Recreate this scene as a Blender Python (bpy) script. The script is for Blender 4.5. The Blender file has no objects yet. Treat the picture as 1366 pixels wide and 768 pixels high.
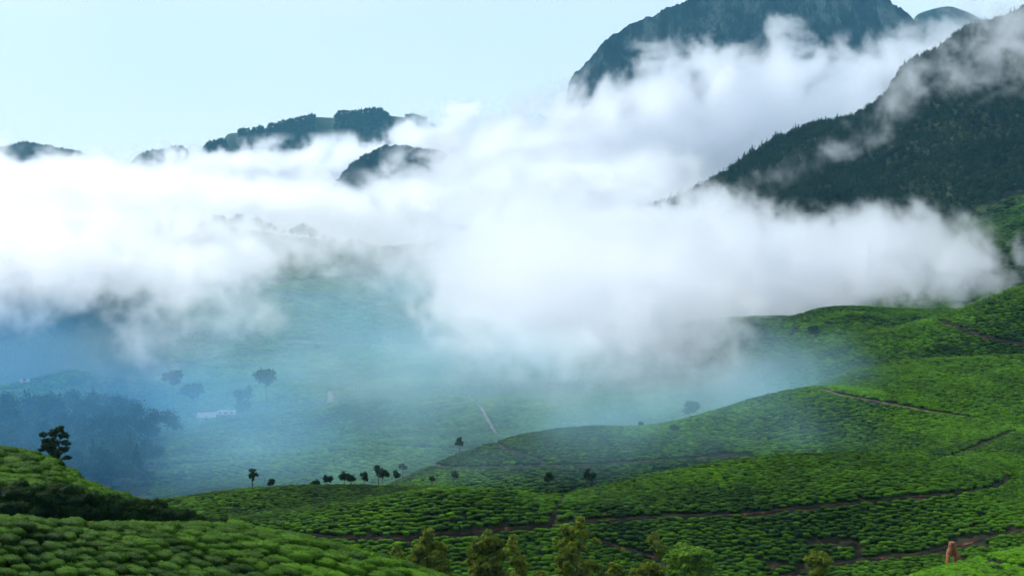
import bpy, math, random
import numpy as np
from mathutils import Vector, Matrix, Euler

rng = np.random.default_rng(7)
random.seed(7)
scn = bpy.context.scene
COL = scn.collection

# ------------------------------------------------------------------ camera
F = 1876.0            # focal length in pixels of a 1366 wide picture
HZ = 300.0            # row of the horizon in a 768 high picture
CZ = 120.0            # eye height above the valley datum, metres
cam_d = bpy.data.cameras.new('camera')
cam_d.sensor_width = 36.0
cam_d.lens = 36.0 * F / 1366.0
cam_d.shift_y = (HZ - 384.0) / 1366.0
cam_d.clip_start = 0.5
cam_d.clip_end = 40000.0
cam = bpy.data.objects.new('camera', cam_d)
cam.location = (0, 0, CZ)
cam.rotation_euler = (math.radians(90), 0, 0)
COL.objects.link(cam)
scn.camera = cam

# ------------------------------------------------------------------ daylight
SUN_EL, SUN_AZ = math.radians(40), math.radians(-55)     # azimuth from +Y (view direction), negative = left
world = bpy.data.worlds.new('World')
scn.world = world
world.use_nodes = True
wn, wl = world.node_tree.nodes, world.node_tree.links
wn.clear()
w_out = wn.new('ShaderNodeOutputWorld')
w_bg = wn.new('ShaderNodeBackground')
w_bg.inputs['Strength'].default_value = 0.06
sky = wn.new('ShaderNodeTexSky')
sky.sky_type = 'NISHITA'
sky.sun_disc = False
sky.sun_elevation = SUN_EL
sky.sun_rotation = SUN_AZ
sky.altitude = 1500
w_tc = wn.new('ShaderNodeTexCoord')
w_no = wn.new('ShaderNodeTexNoise')
w_no.inputs['Scale'].default_value = 2.2
w_no.inputs['Detail'].default_value = 3.0
w_no.inputs['Roughness'].default_value = 0.45
w_rp = wn.new('ShaderNodeMapRange')
w_rp.inputs['From Min'].default_value = 0.33
w_rp.inputs['From Max'].default_value = 0.62
w_rp.inputs['To Min'].default_value = 0.68
w_rp.inputs['To Max'].default_value = 1.0
w_mx = wn.new('ShaderNodeMix')
w_mx.data_type = 'RGBA'
wl.new(w_tc.outputs['Generated'], w_no.inputs['Vector'])
wl.new(w_no.outputs['Fac'], w_rp.inputs['Value'])
wl.new(w_rp.outputs['Result'], w_mx.inputs[0])
wl.new(sky.outputs['Color'], w_mx.inputs[6])
w_mx.inputs[7].default_value = (7.9, 9.2, 10.0, 1)          # thin bright overcast veil
wl.new(w_mx.outputs[2], w_bg.inputs['Color'])
wl.new(w_bg.outputs['Background'], w_out.inputs['Surface'])

sun_d = bpy.data.lights.new('sun', 'SUN')
sun_d.energy = 3.0
sun_d.angle = math.radians(9)
sun_d.color = (1.0, 0.95, 0.88)
sun = bpy.data.objects.new('sun', sun_d)
COL.objects.link(sun)
sd = Vector((math.sin(SUN_AZ) * math.cos(SUN_EL), math.cos(SUN_AZ) * math.cos(SUN_EL), math.sin(SUN_EL)))
sun.rotation_euler = (-sd).to_track_quat('-Z', 'Y').to_euler()
sun.location = (0, 0, 900)

scn.view_settings.view_transform = 'Standard'
scn.view_settings.look = 'None'
scn.view_settings.exposure = 1.0
scn.view_settings.gamma = 1.0
scn.cycles.use_denoising = True
scn.cycles.volume_bounces = 8
scn.cycles.adaptive_threshold = 0.03
scn.cycles.adaptive_min_samples = 16
scn.cycles.max_bounces = 12
scn.cycles.diffuse_bounces = 3
scn.cycles.transparent_max_bounces = 12
scn.cycles.volume_step_rate = 1.5
scn.cycles.volume_max_steps = 512

# ------------------------------------------------------------------ helpers
def put(name, mesh, mat=None, parent=None):
    o = bpy.data.objects.new(name, mesh)
    COL.objects.link(o)
    if mat is not None and len(mesh.materials) == 0:
        mesh.materials.append(mat)
    if parent is not None:
        o.parent = parent
    return o

def tag(o, label=None, cat=None, group=None, kind=None):
    if label: o['label'] = label
    if cat: o['category'] = cat
    if group: o['group'] = group
    if kind: o['kind'] = kind
    return o

def mesh_np(name, verts, faces, attrs=None, smooth=True):
    """verts (n,3), faces (m,3|4) numpy -> mesh; attrs {name: float array per vertex}"""
    me = bpy.data.meshes.new(name)
    v = np.asarray(verts, np.float32)
    f = np.asarray(faces, np.int32)
    k = f.shape[1]
    me.vertices.add(len(v)); me.vertices.foreach_set('co', v.ravel())
    me.loops.add(f.size); me.loops.foreach_set('vertex_index', f.ravel())
    me.polygons.add(len(f))
    me.polygons.foreach_set('loop_start', np.arange(0, f.size, k, dtype=np.int32))
    me.polygons.foreach_set('use_smooth', np.full(len(f), smooth))
    for n, a in (attrs or {}).items():
        at = me.attributes.new(n, 'FLOAT', 'POINT')
        at.data.foreach_set('value', np.asarray(a, np.float32).ravel())
    me.update(calc_edges=True)
    me.validate()
    return me

def hash2(i, j, s):
    n = (i.astype(np.int64) * 374761393 + j.astype(np.int64) * 668265263 + s * 1442695041) & 0xffffffff
    n = ((n ^ (n >> 13)) * 1274126177) & 0xffffffff
    return ((n ^ (n >> 16)) & 0xffff) / 65535.0

def vnoise(x, y, s=0):
    i, j = np.floor(x), np.floor(y)
    a, b = x - i, y - j
    a = a * a * a * (a * (a * 6 - 15) + 10); b = b * b * b * (b * (b * 6 - 15) + 10)
    return (hash2(i, j, s) * (1 - a) + hash2(i + 1, j, s) * a) * (1 - b) + (hash2(i, j + 1, s) * (1 - a) + hash2(i + 1, j + 1, s) * a) * b

def fbm(x, y, octv=4, s=0, rough=0.5):
    t, a, n = 0, 1.0, 0
    for k in range(octv):
        t = t + a * vnoise(x * 2 ** k + 17.3 * k, y * 2 ** k - 9.1 * k, s + k); n += a; a *= rough
    return t / n - 0.5

def pchip(xk, yk, x):
    """monotone cubic; xk, yk 1-D increasing xk; x any array"""
    xk = np.asarray(xk, float); yk = np.asarray(yk, float)
    h = np.diff(xk); d = np.diff(yk) / h
    m = np.zeros_like(yk)
    w1, w2 = 2 * h[1:] + h[:-1], h[1:] + 2 * h[:-1]
    ok = d[:-1] * d[1:] > 0
    with np.errstate(divide='ignore', invalid='ignore'):
        mm = (w1 + w2) / (w1 / d[:-1] + w2 / d[1:])
    m[1:-1] = np.where(ok, mm, 0)
    m[0], m[-1] = d[0], d[-1]
    x = np.clip(x, xk[0], xk[-1])
    i = np.clip(np.searchsorted(xk, x) - 1, 0, len(h) - 1)
    t = (x - xk[i]) / h[i]
    return ((2 * t**3 - 3 * t**2 + 1) * yk[i] + (t**3 - 2 * t**2 + t) * h[i] * m[i] + (-2 * t**3 + 3 * t**2) * yk[i + 1] + (t**3 - t**2) * h[i] * m[i + 1])

def at(x, y, D):
    """the place a sight line through picture point (x, y) reaches at distance D"""
    return Vector(((x - 683.0) / F * D, D, CZ - (y - HZ) / F * D))

# ------------------------------------------------------------------ materials
def mat_new(name):
    m = bpy.data.materials.new(name)
    m.use_nodes = True
    n = m.node_tree.nodes
    b = n['Principled BSDF']
    return m, n, m.node_tree.links, b

def ramp(nodes, stops):
    r = nodes.new('ShaderNodeValToRGB')
    e = r.color_ramp.elements
    while len(e) < len(stops): e.new(0.5)
    for k, (p, c) in enumerate(stops):
        e[k].position = p; e[k].color = (*c, 1)
    return r

def RM(d):
    """distance on the sketch map -> metres"""
    return np.interp(d, [0, 45, 74, 86, 96, 113, 138, 156, 164, 180, 203, 209, 228, 258, 296, 345, 375, 415, 450, 510, 545, 590, 650, 730, 900, 1060, 1500, 1950, 4200, 12000],
                        [0, 45, 76, 85, 95, 106, 136, 154, 159, 166, 180, 184, 193, 215, 236, 256, 274, 300, 322, 360, 385, 420, 462, 525, 640, 760, 1150, 1600, 4200, 12000])
# ------------------------------------------------------------------ terrain: crests and troughs at their distances
KEYS = [   # (distance control points, row control points) along x; a number = the same everywhere
 (-60, [(0, 0)]),                                   # filled below: the knoll under the camera
 (2, [(0, 700)]),
 (9, [(0, 880)]),
 (22, [(0, 880)]),
 (45, [(0, 850), (600, 900), (1000, 980), (1366, 980)]),
 (74, [(-400, 790), (0, 800), (300, 815), (600, 870), (1000, 960), (1366, 960)]),
 ([(0, 86), (300, 90), (420, 88), (590, 84), (1000, 88)], [(-400, 680), (0, 686), (130, 693), (270, 692), (330, 697), (420, 717), (500, 739), (590, 770), (700, 815), (1000, 900), (1366, 900)]),
 ([(0, 91.5), (300, 94), (1000, 94)], [(-400, 695), (0, 702), (130, 708), (230, 712), (270, 708), (330, 708), (420, 728), (500, 752), (590, 785), (700, 828), (1000, 905), (1366, 905)]),
 ([(0, 93.6), (300, 96), (1000, 96)], [(-400, 650), (0, 662), (75, 655), (130, 667), (200, 677), (250, 687), (270, 693), (330, 708), (420, 735), (500, 760), (590, 795), (700, 835), (1000, 905), (1366, 905)]),
 (113, [(-400, 455), (-100, 560), (0, 595), (20, 597), (60, 610), (130, 644), (200, 665), (270, 692), (310, 707), (420, 755), (500, 785), (600, 820), (1000, 890), (1366, 880)]),
 (138, [(-400, 560), (0, 700), (300, 790), (600, 870), (1000, 870), (1150, 840), (1366, 800)]),
 (156, [(-400, 700), (0, 800), (600, 850), (1000, 820), (1100, 795), (1180, 772), (1230, 757), (1290, 741), (1366, 723), (1500, 700), (1800, 660)]),
 (164, [(-400, 720), (0, 800), (600, 830), (1000, 806), (1100, 790), (1180, 788), (1230, 780), (1290, 768), (1366, 755), (1500, 740), (1800, 700)]),
 (180, [(-400, 730), (0, 760), (600, 765), (1000, 762), (1100, 758), (1250, 742), (1366, 722), (1800, 690)]),
 (203, [(-400, 720), (0, 720), (240, 700), (320, 690), (400, 676), (470, 664), (540, 652), (600, 645), (660, 648), (740, 662), (850, 665), (1000, 656), (1150, 645), (1250, 645), (1366, 664), (1800, 690)]),
 (209, [(-400, 705), (0, 705), (240, 690), (320, 683), (400, 672), (470, 662), (540, 652), (600, 646), (660, 649), (740, 660), (850, 653), (1000, 640), (1150, 628), (1250, 630), (1366, 658), (1800, 690)]),
 (228, [(-400, 690), (0, 680), (240, 663), (330, 651), (420, 646), (500, 644), (600, 643), (680, 649), (740, 654), (760, 651), (850, 632), (920, 619), (1000, 609), (1080, 604), (1150, 602), (1220, 605), (1270, 613), (1310, 624), (1340, 634), (1366, 645), (1500, 670), (1800, 690)]),
 (258, [(-400, 745), (240, 740), (600, 735), (740, 725), (900, 705), (1100, 672), (1200, 640), (1270, 612), (1300, 604), (1366, 606), (1500, 620), (1800, 630)]),
 (296, [(-400, 720), (0, 720), (300, 705), (480, 672), (540, 655), (600, 640), (700, 624), (850, 618), (960, 611), (1060, 602), (1150, 592), (1250, 582), (1310, 575), (1366, 578), (1800, 590)]),
 (345, [(-400, 705), (0, 700), (300, 690), (440, 672), (500, 652), (540, 635), (600, 609), (650, 592), (700, 578), (760, 570), (800, 568), (850, 569), (900, 563), (950, 551), (1020, 531), (1100, 517), (1150, 523), (1250, 545), (1310, 556), (1366, 565), (1800, 570)]),
 (375, [(-400, 690), (0, 680), (200, 665), (330, 660), (500, 650), (600, 640), (700, 615), (850, 600), (950, 575), (1020, 548), (1060, 532), (1100, 515), (1150, 507), (1250, 512), (1366, 520), (1800, 520)]),
 (415, [(-400, 660), (0, 640), (150, 630), (320, 616), (420, 606), (500, 597), (560, 598), (650, 592), (700, 600), (850, 590), (950, 575), (1020, 545), (1060, 528), (1100, 508), (1150, 490), (1230, 478), (1300, 475), (1366, 471), (1800, 450)]),
 (450, [(-400, 610), (0, 600), (150, 605), (250, 595), (330, 592), (420, 585), (500, 578), (560, 575), (650, 575), (700, 580), (850, 575), (950, 560), (1020, 540), (1060, 530), (1100, 516), (1150, 503), (1230, 494), (1366, 488), (1800, 450)]),
 (510, [(-400, 560), (0, 552), (100, 548), (180, 560), (230, 575), (300, 558), (350, 552), (400, 549), (430, 546), (450, 542), (480, 548), (520, 560), (560, 556), (600, 548), (650, 541), (700, 545), (850, 535), (950, 518), (1000, 501), (1060, 473), (1100, 461), (1150, 449), (1200, 440), (1250, 427), (1300, 408), (1366, 384), (1500, 340), (1800, 270)]),
 (545, [(-400, 545), (0, 532), (100, 522), (180, 545), (230, 560), (300, 552), (350, 547), (400, 545), (430, 541), (450, 533), (480, 532), (520, 535), (560, 535), (600, 531), (650, 530), (700, 528), (850, 522), (950, 510), (1000, 500), (1060, 482), (1150, 465), (1250, 445), (1366, 405), (1500, 370), (1800, 300)]),
 (590, [(-400, 530), (0, 516), (60, 507), (100, 502), (160, 535), (230, 545), (280, 540), (330, 522), (380, 516), (430, 517), (480, 521), (640, 519), (850, 513), (950, 485), (1000, 465), (1060, 455), (1150, 445), (1250, 440), (1366, 415), (1800, 330)]),
 (650, [(-400, 520), (0, 512), (100, 500), (160, 505), (280, 518), (380, 512), (440, 515), (500, 504), (560, 498), (650, 491), (700, 487), (800, 474), (850, 455), (900, 436), (950, 426), (1000, 424), (1050, 426), (1100, 414), (1150, 409), (1200, 410), (1250, 413), (1300, 413), (1366, 410), (1800, 350)]),
 (730, [(-400, 480), (0, 480), (100, 478), (160, 475), (280, 490), (440, 488), (560, 484), (700, 478), (850, 458), (950, 445), (1100, 430), (1366, 410), (1800, 350)]),
 (900, [(-400, 440), (0, 425), (60, 415), (130, 412), (200, 415), (280, 405), (320, 385), (450, 390), (560, 390), (700, 385), (800, 385), (950, 380), (1100, 370), (1200, 355), (1290, 320), (1366, 295), (1800, 200)]),
 (1060, [(-400, 420), (0, 402), (60, 395), (130, 390), (200, 372), (250, 340), (290, 318), (320, 312), (350, 314), (400, 322), (450, 330), (520, 332), (580, 322), (640, 304), (690, 298), (760, 310), (800, 318), (950, 320), (1100, 312), (1200, 300), (1290, 270), (1366, 250), (1800, 120)]),
 (1500, [(-400, 430), (0, 420), (400, 380), (690, 350), (740, 325), (780, 305), (830, 299), (880, 289), (900, 280), (960, 253), (1000, 223), (1040, 200), (1080, 180), (1140, 162), (1180, 138), (1210, 100), (1250, 83), (1290, 53), (1340, 38), (1400, 0), (1800, -120)]),
 (1950, [(-400, 400), (0, 390), (800, 370), (1366, 340), (1800, 300)]),
 (4200, [(0, 350)]),
 (12000, [(0, 318)]),
]
XT = np.arange(-900, 2270, 2.0)
ND = 2400
DT = np.concatenate([np.linspace(-60, 40, 60, endpoint=False), np.geomspace(40, 12000, ND - 60)])
def along(spec, x):
    if np.isscalar(spec): return np.full_like(x, float(spec))
    a = np.array(spec, float)
    return np.full_like(x, a[0, 1]) if len(a) == 1 else pchip(a[:, 0], a[:, 1], x)
kD = np.array([along(k[0], XT) for k in KEYS])
kD[1:] = RM(kD[1:])
kY = np.array([along(k[1], XT) for k in KEYS])
kZ = CZ - (kY - HZ) / F * kD
kZ -= 0.72 * ((kD > 60) & (kD < 300)) + 0.5 * ((kD >= 300) & (kD < 700))          # the tea stands this high on the ground
kZ[0] = CZ - 3.2
kZ[1] = CZ - 1.75
ZT = np.empty((len(XT), ND), np.float32)
for i in range(len(XT)):
    ZT[i] = pchip(kD[:, i], kZ[:, i], DT)
# soft unevenness of the slopes, in metres
gx, gd = np.meshgrid(XT, DT, indexing='ij')
gX = (gx - 683) / F * np.maximum(gd, 30)
ZT += (fbm(gX / 55, gd / 55, 3, 3) * np.clip(gd / 220, 0.0, 3.0) * 2.2 * np.clip((gd - 30) / 60, 0, 1)).astype(np.float32)
far = np.clip((gd - 500) / 250, 0, 1)
rug = np.abs(fbm(gX / 170, gd / 220, 4, 11))
ZT += (far * (fbm(gX / 120, gd / 120, 4, 5) * 26 - rug * 0) * np.clip((2300 - gd) / 800, 0, 1)).astype(np.float32)
del gx, gd, gX, far, rug

def tindex(X, D):
    X, D = np.asarray(X, float), np.asarray(D, float)
    x = 683 + F * X / np.maximum(D, 30)
    fx = np.clip((x - XT[0]) / 2.0, 0, len(XT) - 1.001)
    fd = np.clip(np.interp(D, DT, np.arange(ND)), 0, ND - 1.001)
    return fx, fd

def bil(T, fx, fd):
    i, j = fx.astype(int), fd.astype(int)
    a, b = fx - i, fd - j
    return (T[i, j] * (1 - a) + T[i + 1, j] * a) * (1 - b) + (T[i, j + 1] * (1 - a) + T[i + 1, j + 1] * a) * b

def ground(X, D):
    return bil(ZT, *tindex(X, D))

YT = HZ - F * (ZT - CZ) / np.maximum(DT, 1.0)[None, :]            # picture row of every ground point
YT[:, DT < 20] = 2000
HT = np.minimum.accumulate(YT, axis=1)                            # highest row reached by anything nearer

def seen(X, D, top=1.2, tol=4.0):
    """is a thing of that height on the ground at (X, D) in view (with a margin for a step aside)?"""
    fx, fd = tindex(X, D)
    z = bil(ZT, fx, fd) + top
    y = HZ - F * (z - CZ) / D
    h = bil(HT, fx, np.maximum(fd - 2, 0))
    x = 683 + F * X / D
    return (y < h + tol) & (x > -110) & (x < 1476) & (y < 850)

def hit(x, y, dmin=20.0):
    """first ground point beyond dmin that shows at picture point (x, y) -> (X, D)"""
    i = int(np.clip((x - XT[0]) / 2.0, 0, len(XT) - 1))
    j0 = int(np.searchsorted(DT, RM(dmin)))
    col = YT[i, j0:]
    k = np.nonzero(col <= y)[0]
    D = DT[j0 + (k[0] if len(k) else int(np.argmin(col)))]
    return (x - 683) / F * D, D

def gpt(x, y, dmin=20.0, dz=0.0):
    X, D = hit(x, y, dmin)
    return Vector((X, D, float(ground(X, D)) + dz))
# ------------------------------------------------------------------ ground sheet
def build_ground():
    xs = np.concatenate([np.linspace(-820, -140, 60, endpoint=False), np.linspace(-140, 1506, 420, endpoint=False), np.linspace(1506, 2190, 60)])
    ds = np.concatenate([np.linspace(-55, 60, 30, endpoint=False), np.geomspace(60, 300, 210, endpoint=False), np.geomspace(300, 1900, 330, endpoint=False), np.geomspace(1900, 12000, 50)])
    U, Dg = np.meshgrid((xs - 683) / F, ds, indexing='ij')
    X = U * np.maximum(Dg, 30) + U * 40 * np.clip((60 - Dg) / 60, 0, 1)
    Z = ground(X, Dg)
    n, m = X.shape
    V = np.stack([X, Dg, Z], -1).reshape(-1, 3)
    idx = np.arange(n * m).reshape(n, m)
    Fq = np.stack([idx[:-1, :-1], idx[1:, :-1], idx[1:, 1:], idx[:-1, 1:]], -1).reshape(-1, 4)
    xi = (683 + F * X / np.maximum(Dg, 30)).ravel(); dd = Dg.ravel()
    return mesh_np('terrain', V, Fq, {'wood': wood_at(xi, dd)})

def IRM(d):
    q = np.concatenate([np.arange(0, 2000, 4.0), [12000]])
    return np.interp(d, RM(q), q)

def wood_at(xi, dd):
    """1 where the ground is forest, 0 where it is tea"""
    j = fbm(xi / 40, dd / 40, 3, 21) * 60
    dd = IRM(dd)
    right = np.clip((dd - 1120 + (1290 - xi) * 0.35 + j) / 40, 0, 1) * np.clip((xi - 700 + j) / 60, 0, 1)
    back = np.clip((dd - 1030 - j) / 30, 0, 1)
    left = np.clip((dd - 585 + j * 0.5 - np.clip(xi, 0, 300) * 0.25) / 25, 0, 1) * np.clip((235 + (700 - dd) * -0.05 - xi + j) / 20, 0, 1)
    jj = fbm(xi / 26, dd / 14, 3, 23) * 150
    low = np.clip((dd - 380) / 15, 0, 1) * np.clip((512 + j * 0.3 - dd) / 12, 0, 1) * np.clip((215 - xi + jj + (dd - 450) * 0.25) / 20, 0, 1)
    return np.clip(np.maximum.reduce([right, back, left, low]), 0, 1)

def ground_mat():
    m, n, l, b = mat_new('ground_soil_and_tea')
    geo = n.new('ShaderNodeNewGeometry')
    wd = n.new('ShaderNodeAttribute'); wd.attribute_name = 'wood'
    n1 = n.new('ShaderNodeTexNoise'); n1.inputs['Scale'].default_value = 0.35; n1.inputs['Detail'].default_value = 8
    l.new(geo.outputs['Position'], n1.inputs['Vector'])
    vo = n.new('ShaderNodeTexVoronoi'); vo.inputs['Scale'].default_value = 0.55
    l.new(geo.outputs['Position'], vo.inputs['Vector'])
    soil = ramp(n, [(0.4, (0.010, 0.012, 0.007)), (0.62, (0.024, 0.020, 0.011)), (0.78, (0.075, 0.036, 0.016))])
    l.new(n1.outputs['Fac'], soil.inputs['Fac'])
    tea = ramp(n, [(0.3, (0.035, 0.075, 0.012)), (0.7, (0.07, 0.13, 0.018))])
    n2 = n.new('ShaderNodeTexNoise'); n2.inputs['Scale'].default_value = 0.05; n2.inputs['Detail'].default_value = 6
    l.new(geo.outputs['Position'], n2.inputs['Vector'])
    l.new(n2.outputs['Fac'], tea.inputs['Fac'])
    sep = n.new('ShaderNodeSeparateXYZ'); l.new(geo.outputs['Position'], sep.inputs[0])
    mr = n.new('ShaderNodeMapRange'); mr.inputs['From Min'].default_value = 700; mr.inputs['From Max'].default_value = 800
    l.new(sep.outputs['Y'], mr.inputs['Value'])
    mx = n.new('ShaderNodeMix'); mx.data_type = 'RGBA'
    l.new(mr.outputs[0], mx.inputs[0]); l.new(soil.outputs[0], mx.inputs[6]); l.new(tea.outputs[0], mx.inputs[7])
    fl = ramp(n, [(0.3, (0.012, 0.022, 0.012)), (0.7, (0.03, 0.042, 0.018))]); l.new(n1.outputs['Fac'], fl.inputs['Fac'])
    m2 = n.new('ShaderNodeMix'); m2.data_type = 'RGBA'
    l.new(wd.outputs['Fac'], m2.inputs[0]); l.new(mx.outputs[2], m2.inputs[6]); l.new(fl.outputs[0], m2.inputs[7])
    l.new(m2.outputs[2], b.inputs['Base Color'])
    b.inputs['Roughness'].default_value = 0.95
    b.inputs['Specular IOR Level'].default_value = 0.1
    bp = n.new('ShaderNodeBump'); bp.inputs['Strength'].default_value = 1.0; bp.inputs['Distance'].default_value = 1.2
    l.new(vo.outputs['Distance'], bp.inputs['Height']); bp.invert = True
    l.new(bp.outputs[0], b.inputs['Normal'])
    return m

terrain = put('terrain', build_ground(), ground_mat())
tag(terrain, 'rolling ground of the valley, its hills and the near slopes', kind='structure')

# ------------------------------------------------------------------ mountains behind
def rock_mat(name, stops, wood_stops, scale, bump):
    m, n, l, b = mat_new(name)
    geo = n.new('ShaderNodeNewGeometry')
    mp = n.new('ShaderNodeMapping'); mp.inputs['Scale'].default_value = (1, 1, 0.35)
    l.new(geo.outputs['Position'], mp.inputs['Vector'])
    n1 = n.new('ShaderNodeTexNoise'); n1.inputs['Scale'].default_value = scale; n1.inputs['Detail'].default_value = 12; n1.inputs['Roughness'].default_value = 0.74
    l.new(mp.outputs[0], n1.inputs['Vector'])
    n2 = n.new('ShaderNodeTexNoise'); n2.inputs['Scale'].default_value = scale * 0.35; n2.inputs['Detail'].default_value = 6
    l.new(geo.outputs['Position'], n2.inputs['Vector'])
    r1 = ramp(n, stops); l.new(n1.outputs['Fac'], r1.inputs['Fac'])
    r2 = ramp(n, wood_stops); l.new(n1.outputs['Fac'], r2.inputs['Fac'])
    sp = n.new('ShaderNodeSeparateXYZ'); l.new(geo.outputs['Normal'], sp.inputs[0])
    ad = n.new('ShaderNodeMath'); ad.operation = 'ADD'; l.new(sp.outputs['Z'], ad.inputs[0]); l.new(n2.outputs['Fac'], ad.inputs[1])
    mr = n.new('ShaderNodeMapRange'); mr.inputs['From Min'].default_value = 0.98; mr.inputs['From Max'].default_value = 1.16
    l.new(ad.outputs[0], mr.inputs['Value'])
    mx = n.new('ShaderNodeMix'); mx.data_type = 'RGBA'
    l.new(mr.outputs[0], mx.inputs[0]); l.new(r1.outputs[0], mx.inputs[6]); l.new(r2.outputs[0], mx.inputs[7])
    l.new(mx.outputs[2], b.inputs['Base Color'])
    b.inputs['Roughness'].default_value = 0.9; b.inputs['Specular IOR Level'].default_value = 0.15
    bp = n.new('ShaderNodeBump'); bp.inputs['Strength'].default_value = 0.9; bp.inputs['Distance'].default_value = bump
    l.new(n1.outputs['Fac'], bp.inputs['Height']); l.new(bp.outputs[0], b.inputs['Normal'])
    return m

M_rock = rock_mat('weathered_rock', [(0.38, (0.003, 0.007, 0.009)), (0.5, (0.02, 0.034, 0.036)), (0.62, (0.12, 0.145, 0.14))], [(0.40, (0.004, 0.012, 0.007)), (0.60, (0.030, 0.050, 0.020))], 0.022, 30)
M_ridge = rock_mat('wooded_ridge_ground', [(0.3, (0.012, 0.03, 0.024)), (0.7, (0.03, 0.055, 0.04))], [(0.35, (0.014, 0.03, 0.016)), (0.65, (0.035, 0.06, 0.025))], 0.03, 6)

def mountain(name, label, crest, D, depth, drop, rough, mat, seed, cols=260, rows=120, steep=1.0, gully=0.0):
    """a solid hill: crest line in the distance D, falling to the ground in front and behind"""
    c = np.array(crest, float)
    xs = np.linspace(c[0, 0], c[-1, 0], cols)
    yc = pchip(c[:, 0], c[:, 1], xs)
    zc = CZ - (yc - HZ) / F * D
    X0 = (xs - 683) / F * D
    zb = -60.0
    t = np.linspace(-1, 1, rows)                      # -1 front foot, 0 crest, 1 back foot
    t = np.sign(t) * np.abs(t) ** (1.9 if gully else 1.3)
    T, Xg = np.meshgrid(t, X0); Zc = np.repeat(zc[:, None], rows, 1)
    a = np.abs(T)
    prof = (1 - a) ** steep if steep >= 1 else 1 - a ** (1 / steep)
    prof = np.where(a < 0.12, 1 - (1 - (1 - 0.12) ** 1.0) * (a / 0.12) ** 1.6, 1 - a) if steep == 1.0 else prof
    Dg = D + T * depth
    if gully: prof = np.where(T < 0, 1 - a ** 0.72, prof)          # the cliff side
    Z = zb + (Zc - zb) * prof
    amp = np.clip(a * (12 if gully else 6), 0.40 if gully else 0.12, 1) * rough
    Z = Z + amp * (np.abs(fbm(Xg / (rough * 7), Dg / (rough * 9), 5, seed)) * 2.4 + fbm(Xg / (rough * 2.2), Dg / (rough * 3.0), 4, seed + 9) * 1.5 - 0.5)
    gul = np.abs(fbm(Xg / (rough * 3.2) + fbm(Xg / 90, Dg / 90, 2, 5) * 1.5, Dg / (rough * 22), 4, seed + 21, 0.6)) * gully * np.clip(a * 14, 0, 1)
    Z = Z - gul
    if gully: Z = Z + (np.abs(fbm(Xg / 22, Dg / 50, 5, seed + 41, 0.62)) * -85 + fbm(Xg / 9, Dg / 14, 3, seed + 47) * 9) * np.clip(a * 20, 0.35, 1)
    Xw = Xg * (1 + 0.0 * T) + fbm(Xg / (rough * 4), Dg / (rough * 4), 3, seed + 3) * rough * 1.2
    n, m = Xg.shape
    V = np.stack([Xw, Dg, Z], -1).reshape(-1, 3)
    idx = np.arange(n * m).reshape(n, m)
    Fq = np.stack([idx[:-1, :-1], idx[:-1, 1:], idx[1:, 1:], idx[1:, :-1]], -1).reshape(-1, 4)[:, ::-1]
    o = put(name, mesh_np(name, V, Fq), mat)
    tag(o, label, kind='structure')
    return (Xw, Dg, Z)

G_rock = mountain('rocky_mountain', 'tall bare rock mountain rising out of the cloud, cliffs on its left flank',
    [(560, 330), (680, 215), (735, 160), (750, 143), (757, 105), (772, 88), (795, 68), (812, 48), (850, 25), (900, 2), (940, -12), (1000, -28), (1080, -32), (1130, -22), (1170, -10), (1200, 6), (1222, 22), (1250, 34), (1300, 40), (1420, 20), (1700, 120)],
    2900, 620, 0, 26, M_rock, 31, 520, 240, gully=150)
G_hump = mountain('mountain', 'small rounded grey hump beyond the shoulder of the rocky mountain',
    [(1190, 120), (1222, 20), (1240, 13), (1262, 9), (1285, 14), (1310, 26), (1400, 90)], 3700, 500, 0, 14, M_rock, 37, 120, 60)
G_peak = mountain('mountain', 'long distant wooded peak whose top shows above the cloud',
    [(180, 330), (270, 240), (306, 178), (330, 176), (360, 170), (400, 160), (425, 156), (445, 157), (452, 152), (470, 151), (490, 149), (506, 148), (520, 154), (545, 157), (558, 158), (600, 178), (700, 260), (760, 330)], 3600, 520, 0, 12, M_ridge, 41, 300, 90)
G_peak2 = mountain('mountain', 'dark wooded ridge top at the far left poking through cloud',
    [(-160, 260), (-60, 215), (10, 200), (34, 194), (60, 199), (95, 205), (115, 211), (135, 224), (170, 226), (185, 212), (200, 206), (222, 203), (242, 200), (262, 215), (282, 192), (296, 190), (310, 214), (360, 300)], 3300, 420, 0, 10, M_ridge, 47, 300, 90)
G_peak3 = mountain('mountain', 'humped wooded ridge below the long peak, half buried in cloud',
    [(380, 330), (440, 262), (462, 234), (478, 219), (500, 207), (518, 200), (540, 200), (556, 205), (575, 206), (620, 230), (700, 330)], 2700, 330, 0, 8, M_ridge, 53, 220, 80)
G_peak4 = mountain('mountain', 'small dark knoll with trees just above the lower cloud bank',
    [(440, 340), (490, 268), (508, 256), (526, 246), (545, 242), (560, 240), (600, 262), (660, 340)], 2050, 220, 0, 6, M_ridge, 59, 160, 60)

# ------------------------------------------------------------------ mist and cloud
def vol_mat(name, color, aniso=0.0):
    m = bpy.data.materials.new(name)
    m.use_nodes = True
    n, l = m.node_tree.nodes, m.node_tree.links
    n.clear()
    o = n.new('ShaderNodeOutputMaterial')
    p = n.new('ShaderNodeVolumePrincipled')
    p.inputs['Color'].default_value = (*color, 1)
    p.inputs['Density'].default_value = 1.0
    p.inputs['Density Attribute'].default_value = 'density'
    p.inputs['Anisotropy'].default_value = aniso
    l.new(p.outputs[0], o.inputs['Volume'])
    return m

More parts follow.
